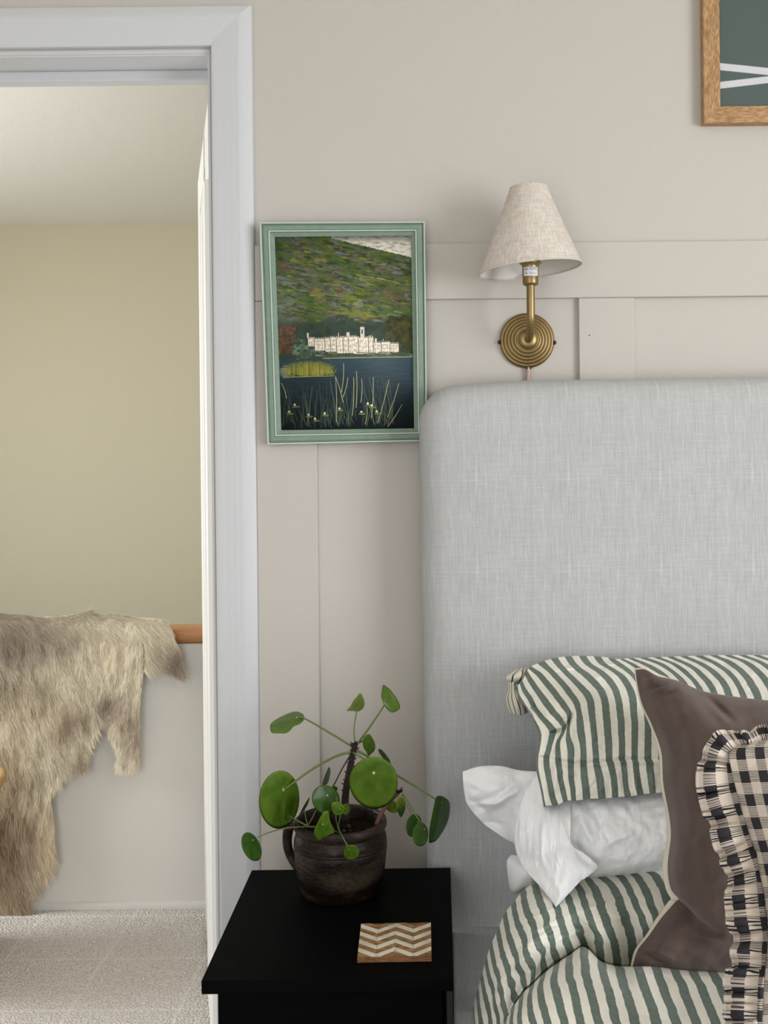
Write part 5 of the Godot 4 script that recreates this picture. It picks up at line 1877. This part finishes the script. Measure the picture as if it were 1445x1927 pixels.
# a round peltate leaf: outline on the picture, the point where the stalk meets it, its distance and how it tilts (metres per pixel)
func leaf(parent: Node, outline: Array, ax: float, ay: float, d: float, gx: float, gy: float, cup: float, m: Material, fold_dir := Vector2.ZERO, fold := 0.0) -> void:
	var loop := []
	if outline.size() >= 30:
		for q: Array in outline:
			loop.append(Vector3(q[0], q[1], 0))
	else:      # smooth the traced outline
		var n := outline.size()
		for k in n:
			var p0 := Vector3(outline[(k + n - 1) % n][0], outline[(k + n - 1) % n][1], 0)
			var p1 := Vector3(outline[k][0], outline[k][1], 0)
			var p2 := Vector3(outline[(k + 1) % n][0], outline[(k + 1) % n][1], 0)
			var p3 := Vector3(outline[(k + 2) % n][0], outline[(k + 2) % n][1], 0)
			for j in 3:
				loop.append(p1.cubic_interpolate(p2, p0, p3, j / 3.0))
	var seg := loop.size()
	var rad := 0.0
	for p: Vector3 in loop:
		rad = maxf(rad, Vector2(p.x - ax, p.y - ay).length())
	var st := tool()
	var first := 0
	for side in 2:
		var rows := []
		var uvs := []
		for j in 11:
			var t := j / 10.0
			var r := PackedVector3Array()
			var w := PackedVector2Array()
			for i in seg + 1:
				var e: Vector3 = loop[i % seg]
				var dx := (e.x - ax) * t
				var dy := (e.y - ay) * t
				var len2 := (dx * dx + dy * dy) / (rad * rad)
				var dd := d + gx * dx + gy * dy + cup * len2 + fold * absf(dx * fold_dir.x + dy * fold_dir.y)
				dd += 0.0008 * sin(i * TAU / seg * 5.0 + ax) * t * t
				r.append(at(ax + dx, ay + dy, dd + (0.0006 * (1.0 - t * t * t) if side == 1 else 0.0)))
				var a := TAU * i / seg
				w.append(Vector2(0.5 + 0.49 * t * cos(a), 0.5 + 0.49 * t * sin(a)))
			rows.append(r)
			uvs.append(w)
		first = grid(st, rows, uvs, false, side == 0, first)
	st.generate_normals()
	put("leaf", st.commit(), m, parent)


func stalk(parent: Node, pts: Array, r0: float, r1: float, m: Material) -> void:
	var list := []
	for q: Array in pts:
		list.append(at(q[0], q[1], q[2]))
	put("leaf_stalk", tube_mesh(smooth_path(list, 20), [r0, r1], 8), m, parent)


func leaf_mat(deep: Color, light: Color, s: int) -> StandardMaterial3D:
	var n := noise(s, 0.02, 3)
	var m := mat(Color.WHITE, 0.36, 0.4)
	m.albedo_texture = tex(160, 160, func(x: int, y: int) -> Color:
		var dx := (x - 80) / 80.0
		var dy := (y - 80) / 80.0
		var r := sqrt(dx * dx + dy * dy)
		var a := atan2(dy, dx)
		var v := pow(absf(cos(a * 4.5)), 26.0) * 0.18 * smoothstep(0.0, 0.3, r)
		var c := deep.lerp(light, clampf(0.30 + 0.42 * r * r + 0.35 * n.get_noise_2d(x * 0.8, y * 0.8) - v * 0.5, 0.0, 1.0))
		c = c.lerp(c255(206, 214, 140), smoothstep(0.075, 0.03, r))
		return c)
	m.backlight_enabled = true
	m.backlight = Color(0.22, 0.26, 0.10)
	return m


func plant() -> void:
	var o := thing("potted_plant", "leafy round leaved green houseplant with a bare scaly stem growing in the stoneware jug", "plant")
	var k := KT
	var deep := leaf_mat(c255(36, 62, 18), c255(70, 104, 32), 301)
	var mid := leaf_mat(c255(56, 82, 18), c255(102, 130, 38), 302)
	var lime := leaf_mat(c255(84, 108, 30), c255(138, 158, 58), 303)
	var pm := mat(c255(96, 112, 58), 0.5)
	var pd := mat(c255(48, 42, 30), 0.6)
	var sm := mat(c255(54, 36, 28), 0.85)
	sm.albedo_texture = noise_tex(304, 0.1, 3, 128, ramp([[0.0, Color(0.5, 0.42, 0.4)], [1.0, Color(1.0, 0.95, 0.9)]]))
	# stem with the stubs of old stalks
	var D := 1.835
	var sp := []
	for q: Array in [[650, 1545], [649, 1512], [651, 1488], [655, 1462], [660, 1438], [664, 1418], [668, 1404], [671, 1396]]:
		sp.append(at(q[0], q[1], D))
	var path := smooth_path(sp, 40)
	var stem := put("stem", tube_mesh(path, [0.0062, 0.0066, 0.006, 0.0056, 0.0052, 0.005, 0.0046, 0.003], 12), sm, o, "bare brown stem with stubs of old stalks")
	var st := tool()
	var first := 0
	for i in 62:
		var t := 0.25 + 0.7 * i / 62.0
		var p := path[int(t * 40)]
		var a := i * 2.4
		var out := Vector3(cos(a), 0.25, sin(a)).normalized()
		var l := 0.0055 + 0.0055 * rng.randf()
		first = tube(st, PackedVector3Array([p, p + out * l * 0.75, p + out * l + Vector3(0, 0.0025, 0)]), [0.0022, 0.0012, 0.0003], 5, first)
	st.generate_normals()
	put("stalk_stub", st.commit(), sm, stem)
	# side shoot: stump at the rim and the dark tuft it ends in
	var sh := []
	for q: Array in [[708, 1552, 1.80], [718, 1530, 1.80], [728, 1514, 1.805], [742, 1500, 1.81], [750, 1492, 1.81]]:
		sh.append(at(q[0], q[1], q[2]))
	var shm := mat(c255(96, 62, 52), 0.7)
	var shoot := put("side_shoot", tube_mesh(smooth_path(sh, 16), [0.0040, 0.0036, 0.0028, 0.0026, 0.003], 10), shm, o, "reddish brown side shoot")
	st = tool()
	first = 0
	var tip := at(750, 1491, 1.808)
	for i in 20:
		var a := i * 2.4
		var out := Vector3(cos(a), 0.2 + 0.6 * rng.randf(), sin(a)).normalized()
		var l := 0.006 + 0.007 * rng.randf()
		first = tube(st, PackedVector3Array([tip - out * 0.002, tip + out * l * 0.7, tip + out * l]), [0.0016, 0.0011, 0.0003], 5, first)
	st.generate_normals()
	put("tuft", st.commit(), M.dark, shoot)
	# stalks
	stalk(o, [[668, 1408, D], [640, 1391, 1.84], [600, 1367, 1.85], [573, 1352, 1.855], [562, 1348, 1.855]], 0.0021, 0.0014, pm)
	stalk(o, [[668, 1398, D], [666, 1375, 1.84], [669, 1350, 1.845], [673, 1330, 1.845]], 0.0014, 0.0010, pm)
	stalk(o, [[669, 1404, D], [690, 1376, 1.83], [708, 1350, 1.825], [723, 1327, 1.822]], 0.0021, 0.0014, pm)
	stalk(o, [[672, 1400, D], [682, 1395, 1.835], [694, 1394, 1.838]], 0.0012, 0.0010, pd)
	stalk(o, [[660, 1415, 1.83], [630, 1424, 1.82], [590, 1446, 1.805], [556, 1470, 1.795], [535, 1485, 1.79]], 0.0024, 0.0019, pm)
	stalk(o, [[664, 1416, 1.83], [684, 1428, 1.80], [698, 1442, 1.77], [703, 1453, 1.752]], 0.0019, 0.0015, pm)
	stalk(o, [[670, 1412, 1.835], [688, 1421, 1.84], [715, 1440, 1.85], [750, 1461, 1.83], [785, 1482, 1.81], [815, 1501, 1.80], [832, 1509, 1.795]], 0.0023, 0.0014, pm)
	stalk(o, [[657, 1424, 1.83], [643, 1448, 1.83], [632, 1470, 1.83], [624, 1484, 1.83]], 0.0013, 0.0010, pd)
	stalk(o, [[757, 1494, 1.805], [768, 1510, 1.79], [780, 1530, 1.775], [792, 1549, 1.765]], 0.0014, 0.0011, pm)
	stalk(o, [[756, 1500, 1.805], [766, 1516, 1.80], [776, 1536, 1.795], [784, 1546, 1.79]], 0.0012, 0.0010, pm)
	stalk(o, [[600, 1556, 1.79], [574, 1556, 1.785], [540, 1558, 1.775], [508, 1566, 1.77], [484, 1576, 1.765]], 0.0014, 0.0011, pm)
	stalk(o, [[579, 1554, 1.79], [575, 1538, 1.79], [573, 1522, 1.79]], 0.0010, 0.0008, pm)
	stalk(o, [[579, 1554, 1.785], [587, 1540, 1.775], [596, 1522, 1.765]], 0.0012, 0.0010, pm)
	stalk(o, [[636, 1556, 1.775], [640, 1538, 1.765], [642, 1528, 1.757]], 0.0011, 0.0009, pm)
	stalk(o, [[636, 1556, 1.775], [632, 1540, 1.775], [633, 1500, 1.77]], 0.0010, 0.0008, pm)
	stalk(o, [[635, 1554, 1.775], [643, 1572, 1.735], [654, 1592, 1.720]], 0.0012, 0.0010, pm)
	stalk(o, [[582, 1556, 1.785], [566, 1548, 1.78], [552, 1540, 1.775], [545, 1536, 1.775]], 0.0015, 0.0012, pm)
	stalk(o, [[640, 1568, 1.80], [622, 1560, 1.755], [612, 1552, 1.730]], 0.0011, 0.0009, pm)
	# leaves: upper whorl
	leaf(o, [[508, 1366], [511, 1379], [522, 1380], [537, 1380], [546, 1375], [553, 1367], [563, 1363], [571, 1356], [572, 1346], [563, 1340], [553, 1339], [538, 1344], [522, 1352], [512, 1359]], 560, 1349, 1.855, 0.0009, -0.0022, 0.006, mid, Vector2(0.3, 1.0).normalized(), 0.0006)
	leaf(o, [[652, 1337], [657, 1338], [664, 1338], [672, 1339], [680, 1336], [686, 1327], [684, 1314], [678, 1304], [672, 1310], [665, 1318], [659, 1329]], 673, 1331, 1.845, -0.001, 0.0012, 0.010, lime)
	leaf(o, [[721, 1289], [718, 1298], [717, 1312], [722, 1325], [728, 1335], [738, 1341], [748, 1337], [753, 1331], [748, 1317], [742, 1308], [735, 1299], [727, 1292]], 724, 1325, 1.822, 0.0012, -0.0008, 0.014, mid, Vector2(0.85, -0.5).normalized(), -0.0009)
	leaf(o, [[682, 1397], [685, 1387], [693, 1381], [700, 1387], [706, 1400], [705, 1412], [698, 1419], [692, 1424], [690, 1416], [685, 1409]], 694, 1395, 1.838, 0.0010, 0.0006, 0.005, mid)
	leaf(o, [[712, 1410], [717, 1410], [724, 1417], [732, 1428], [735, 1436], [727, 1433], [719, 1425], [713, 1416]], 726, 1428, 1.86, 0.0012, 0.001, 0.004, deep)
	leaf(o, ell(525.5, 1505, 38.5, 54.5, 0.10, 0.015), 534, 1484, 1.79, 0.00065, 0.0001, 0.008, mid)
	leaf(o, ell(703, 1473, 46.5, 48.5, 0.0, 0.02), 703, 1453, 1.75, 0.0001, 0.0002, 0.007, mid)
	leaf(o, [[826, 1497], [836, 1500], [845, 1508], [847, 1522], [844, 1541], [836, 1560], [822, 1581], [811, 1586], [807, 1584], [808, 1560], [812, 1536], [817, 1512], [820, 1501]], 831, 1508, 1.795, 0.0016, 0.0003, 0.006, deep, Vector2(0.97, 0.22), 0.0007)
	# drooping pair and young leaves on the side shoot
	leaf(o, ell(778, 1553, 14.5, 21.5, 0.25, 0.02), 786, 1546, 1.79, 0.0010, -0.0004, 0.006, deep)
	leaf(o, ell(791, 1570, 15, 23, -0.02, 0.02), 799, 1560, 1.765, 0.0010, -0.0003, 0.006, deep)
	leaf(o, ell(738, 1518, 13, 11, 0.2, 0.05), 738, 1514, 1.82, 0.0, 0.0006, 0.004, lime)
	leaf(o, [[752, 1498], [760, 1503], [765, 1511], [760, 1519], [752, 1523], [746, 1520], [746, 1508]], 753, 1508, 1.80, 0.001, 0.0004, 0.004, lime)
	leaf(o, [[747, 1523], [753, 1522], [763, 1517], [761, 1527], [755, 1538], [750, 1532]], 755, 1525, 1.795, 0.001, 0.0006, 0.004, deep)
	# the low cluster at the rim
	leaf(o, [[607, 1477], [609, 1466], [614, 1453], [619, 1443], [622, 1450], [620, 1463], [616, 1475]], 612, 1474, 1.83, 0.0030, -0.0005, 0.006, deep, Vector2(1, 0.2).normalized(), 0.0012)
	leaf(o, [[561, 1538], [566, 1527], [573, 1514], [582, 1500], [581, 1509], [575, 1521], [567, 1534]], 573, 1518, 1.79, 0.0030, 0.0, 0.004, deep)
	leaf(o, ell(629, 1484, 6.5, 5, 0.3), 627, 1484, 1.83, 0.0, 0.0012, 0.003, lime)
	leaf(o, ell(651, 1523, 7.5, 11, 0.0), 650, 1521, 1.775, 0.001, 0.0, 0.004, mid)
	leaf(o, ell(613, 1505, 25.5, 28.5, -0.35, 0.02), 616, 1496, 1.765, 0.0006, -0.0002, 0.007, deep)
	leaf(o, [[624, 1512], [632, 1508], [640, 1510], [647, 1516], [648, 1524], [645, 1532], [638, 1535], [629, 1533], [624, 1524]], 640, 1523, 1.752, 0.0006, 0.0003, 0.005, mid)
	leaf(o, [[615, 1525], [619, 1528], [620, 1540], [623, 1550], [628, 1559], [629, 1568], [622, 1579], [612, 1584], [600, 1583], [593, 1575], [591, 1563], [596, 1551], [602, 1539], [608, 1529]], 607, 1551, 1.728, 0.0004, 0.0004, 0.010, mid)
	leaf(o, ell(661, 1604.5, 15, 14.5, 0.0), 656, 1598, 1.718, -0.0003, 0.0004, 0.005, mid)
	leaf(o, ell(473, 1593.5, 17, 28.5, -0.38, 0.015), 476, 1580, 1.765, 0.0011, -0.0004, 0.006, deep)
	leaf(o, [[538, 1545], [535, 1541], [537, 1525], [539, 1509], [541, 1508], [542, 1528], [544, 1540], [550, 1541], [545, 1548]], 541, 1539, 1.772, -0.003, 0.0, 0.003, deep)


# ---------------------------------------------------------------- hide over the handrail, basket
func hide_depth(x: float, y: float, n: FastNoiseLite) -> float:
	var t := clampf((1215.0 - y) / 65.0, 0.0, 1.2)       # rolls over the rail
	var d := 2.93 + 0.085 * t * t * t
	d -= 0.012 * n.get_noise_2d(x * 1.2, y * 0.8) + 0.004
	d += 0.006 * clampf((y - 1300.0) / 300.0, 0.0, 1.0)
	return minf(d, 2.945 + 0.09 * t)


func hide_color(x: float, y: float, n: FastNoiseLite) -> Color:
	var base := c255(250, 238, 210)
	var w := 1.0
	var acc := base
	# [x, y, reach x, reach y, tone, strength]
	for z: Array in [[15, 1205, 75, 45, c255(127, 108, 93), 1.0], [80, 1195, 60, 30, c255(157, 137, 117), 0.8], [0, 1290, 60, 40, c255(150, 131, 108), 0.7], [70, 1285, 50, 30, c255(193, 174, 144), 0.6],
		[330, 1250, 34, 34, c255(127, 103, 86), 1.0], [292, 1225, 16, 30, c255(182, 160, 133), 0.5], [160, 1185, 30, 16, c255(200, 180, 146), 0.5], [205, 1322, 26, 22, c255(134, 110, 91), 0.9], [240, 1352, 24, 30, c255(168, 144, 119), 0.8],
		[256, 1400, 12, 26, c255(134, 103, 82), 0.7], [235, 1432, 18, 16, c255(246, 235, 215), 0.9], [140, 1345, 32, 26, c255(157, 131, 104), 0.85], [112, 1378, 22, 22, c255(152, 126, 99), 0.7], [150, 1435, 20, 22, c255(139, 110, 86), 0.9],
		[60, 1330, 60, 24, c255(207, 185, 146), 0.6], [15, 1440, 40, 60, c255(234, 210, 166), 0.6], [50, 1475, 26, 20, c255(182, 160, 130), 0.6], [10, 1590, 44, 90, c255(150, 119, 88), 0.95], [82, 1590, 24, 70, c255(232, 205, 159), 0.7], [35, 1690, 40, 28, c255(166, 137, 106), 0.7], [40, 1540, 30, 30, c255(182, 151, 113), 0.6], [215, 1230, 50, 40, c255(248, 232, 197), 0.5]]:
		var dx: float = (x - z[0]) / z[2]
		var dy: float = (y - z[1]) / z[3]
		var g := exp(-(dx * dx + dy * dy)) * float(z[5])
		acc = acc.lerp(z[4], clampf(g + 0.25 * g * n.get_noise_2d(x * 6.0, y * 6.0), 0.0, 1.0))
	var v := n.get_noise_2d(x * 3.0, y * 2.0)
	return acc.lerp(c255(120, 104, 88), clampf(v * 0.25, 0.0, 0.3)).lerp(c255(232, 224, 206), clampf(-v * 0.3, 0.0, 0.3))


func draped_hide() -> void:
	var o := thing("animal_hide", "long haired cream and brown animal hide draped over the landing handrail", "hide")
	var n := noise(401, 0.02, 3)
	var pts := [[-215, 1160], [-130, 1154], [-60, 1152], [0, 1154], [35, 1156], [70, 1161], [110, 1160], [140, 1155], [163, 1150], [185, 1157], [215, 1155], [250, 1161], [280, 1163], [309, 1165], [318, 1178], [325, 1195], [333, 1215], [340, 1240], [346, 1274], [341, 1277], [320, 1267], [300, 1261], [288, 1261], [277, 1258], [269, 1268], [265, 1285], [264, 1310], [263, 1340], [262, 1380], [262, 1420], [263, 1440], [257, 1449], [240, 1450], [220, 1449], [217, 1435], [222, 1422], [213, 1400], [206, 1380], [197, 1358], [191, 1352], [182, 1365], [170, 1390], [161, 1410], [163, 1438], [155, 1442], [148, 1437], [138, 1440], [124, 1455], [108, 1470], [95, 1485], [96, 1510], [101, 1540], [101, 1580], [98, 1610], [86, 1640], [68, 1660], [56, 1680], [48, 1703], [34, 1714], [10, 1717], [-30, 1700], [-60, 1640], [-75, 1560], [-100, 1490], [-150, 1440], [-165, 1380], [-195, 1300], [-222, 1230]]
	var poly := PackedVector2Array()
	for q: Array in pts:
		poly.append(Vector2(q[0], q[1]))
	# skin: cells of the outline, front and back
	var st := tool()
	st.set_smooth_group(0)
	var step := 9.0
	for gy in range(int(1140 / step), int(1725 / step) + 1):
		for gx in range(int(-230 / step), int(352 / step) + 1):
			var x0 := gx * step
			var y0 := gy * step
			var cell := PackedVector2Array([Vector2(x0, y0), Vector2(x0 + step, y0), Vector2(x0 + step, y0 + step), Vector2(x0, y0 + step)])
			for piece in Geometry2D.intersect_polygons(cell, poly):
				var ids := Geometry2D.triangulate_polygon(piece)
				for side in 2:
					for k in range(0, ids.size(), 3):
						var tri_ids := [ids[k], ids[k + 1], ids[k + 2]]
						if side == 1:
							tri_ids.reverse()
						for i: int in tri_ids:
							var p := piece[i]
							st.set_color(hide_color(p.x, p.y, n).srgb_to_linear())
							st.set_uv(p / 100.0)
							st.add_vertex(at(p.x, p.y, hide_depth(p.x, p.y, n) + (0.009 if side == 1 else 0.006)))
	st.generate_normals()
	var skin_m := mat(Color.WHITE, 0.95, 0.2)
	skin_m.vertex_color_use_as_albedo = true
	put("skin", st.commit(), skin_m, o)
	# hair: bent tapering blades lying along the skin
	var v := PackedVector3Array()
	var nr := PackedVector3Array()
	var cl := PackedColorArray()
	var ix := PackedInt32Array()
	var made := 0
	var clump := noise(403, 0.06, 2)
	var r := RandomNumberGenerator.new()
	r.seed = 402
	while made < 92000:
		var x := r.randf_range(-45.0, 350.0) if r.randf() < 0.86 else r.randf_range(-215.0, -45.0)
		var y := r.randf_range(1146.0, 1720.0)
		if not Geometry2D.is_point_in_polygon(Vector2(x, y), poly):
			continue
		made += 1
		# the lie of the coat: away from the spine, then down
		var flow := Vector2(0.25, 1.0)
		if y < 1200.0:
			flow = Vector2(0.5 + 0.8 * n.get_noise_2d(x * 1.5, y), 0.75 if y > 1170.0 else -0.12 + 0.5 * (y - 1150.0) / 20.0)
		elif x > 270.0:
			flow = Vector2(0.7, 0.9)
		elif x > 190.0:
			flow = Vector2(-0.15 + 0.3 * n.get_noise_2d(x, y), 1.0)
		elif y > 1480.0:
			flow = Vector2(0.12 + 0.25 * sin(y * 0.02), 1.0)
		else:
			flow = Vector2(0.3 + 0.7 * n.get_noise_2d(x * 1.3 + 90.0, y * 1.3), 1.0)
		flow = (flow + Vector2(0.45 * clump.get_noise_2d(x, y) + r.randf_range(-0.14, 0.14), r.randf_range(-0.1, 0.1))).normalized()
		var long := r.randf_range(13.0, 26.0)
		if x > 195.0 and y > 1270.0 or x > 285.0:
			long *= 0.55
		if y > 1480.0:
			long *= 1.35
		var lift := r.randf_range(0.004, 0.010) * (long / 20.0)
		var wd := r.randf_range(0.35, 0.7)
		var d0 := hide_depth(x, y, n)
		var cross := Vector2(-flow.y, flow.x) * wd
		var c := hide_color(x + r.randf_range(-7, 7), y + r.randf_range(-7, 7), n)
		var jit := r.randf_range(-0.16, 0.14)
		c = c.lerp(Color.WHITE, jit) if jit > 0.0 else c.lerp(Color.BLACK, -jit)
		var lc := c.srgb_to_linear()
		var base := v.size()
		for s in 3:
			var t := s / 2.0
			var q := Vector2(x, y) + flow * long * t + Vector2(0, 2.5 * t * t)
			var dd := lerpf(d0, minf(hide_depth(q.x, q.y, n), 2.95), t) - lift * (sin(PI * (0.15 + 0.6 * t)) - 0.35)
			var e := cross * (1.0 - 0.85 * t)
			v.append(at(q.x - e.x, q.y - e.y, dd))
			v.append(at(q.x + e.x, q.y + e.y, dd))
			var nn := Vector3(flow.x * 0.2, 0.35 - 0.3 * t, 1.0).normalized()
			nr.append(nn); nr.append(nn)
			var tipc := lc.lerp(c255(246, 238, 220).srgb_to_linear(), 0.25 * t)
			cl.append(tipc); cl.append(tipc)
		for s in 2:
			var a := base + s * 2
			ix.append_array(PackedInt32Array([a, a + 2, a + 1, a + 1, a + 2, a + 3]))
	var arr := []
	arr.resize(Mesh.ARRAY_MAX)
	arr[Mesh.ARRAY_VERTEX] = v
	arr[Mesh.ARRAY_NORMAL] = nr
	arr[Mesh.ARRAY_COLOR] = cl
	arr[Mesh.ARRAY_INDEX] = ix
	var am := ArrayMesh.new()
	am.add_surface_from_arrays(Mesh.PRIMITIVE_TRIANGLES, arr)
	var hm := mat(Color.WHITE, 0.7, 0.3)
	hm.vertex_color_use_as_albedo = true
	hm.backlight_enabled = true
	hm.backlight = Color(0.5, 0.48, 0.44)
	var hair := put("hair", am, hm, o)
	hair.set_meta("kind", "stuff")


func basket() -> void:
	var c := at(-152, 1476, 2.62)
	var R := 0.198
	var o := thing("basket", "tall woven straw basket at the left edge, only its rim in sight", "basket", Vector3(c.x, 0, c.z))
	var sm := mat(c255(206, 172, 118), 0.7)
	sm.albedo_texture = noise_tex(411, 0.15, 3, 128, ramp([[0.0, Color(0.62, 0.55, 0.45)], [1.0, Color(1, 1, 1)]]))
	sm.uv1_scale = Vector3(4, 8, 1)
	var h := c.y
	# body: stacked coils, narrower below
	var prof := []
	var nc := 22
	for k in nc:
		var y := 0.004 + (h - 0.03) * k / (nc - 1.0)
		var rad := R - 0.034 + 0.024 * pow(k / (nc - 1.0), 4.0)
		prof.append(Vector2(rad - 0.004, y - 0.006))
		prof.append(Vector2(rad, y))
		prof.append(Vector2(rad - 0.001, y + 0.006))
	put("body", lathe_mesh(prof, 48, 3.0), sm, o)
	# rim: three strands laid round one another
	for s in 3:
		var path := PackedVector3Array()
		for i in 241:
			var a := TAU * i / 240.0
			var p := a * 22.0 + TAU * s / 3.0
			var rad := R - 0.009 + 0.006 * cos(p)
			path.append(Vector3(rad * sin(a), h - 0.002 + 0.008 * sin(p), rad * cos(a)))
		put("rim_strand", tube_mesh(path, [0.0055], 7), sm, o)
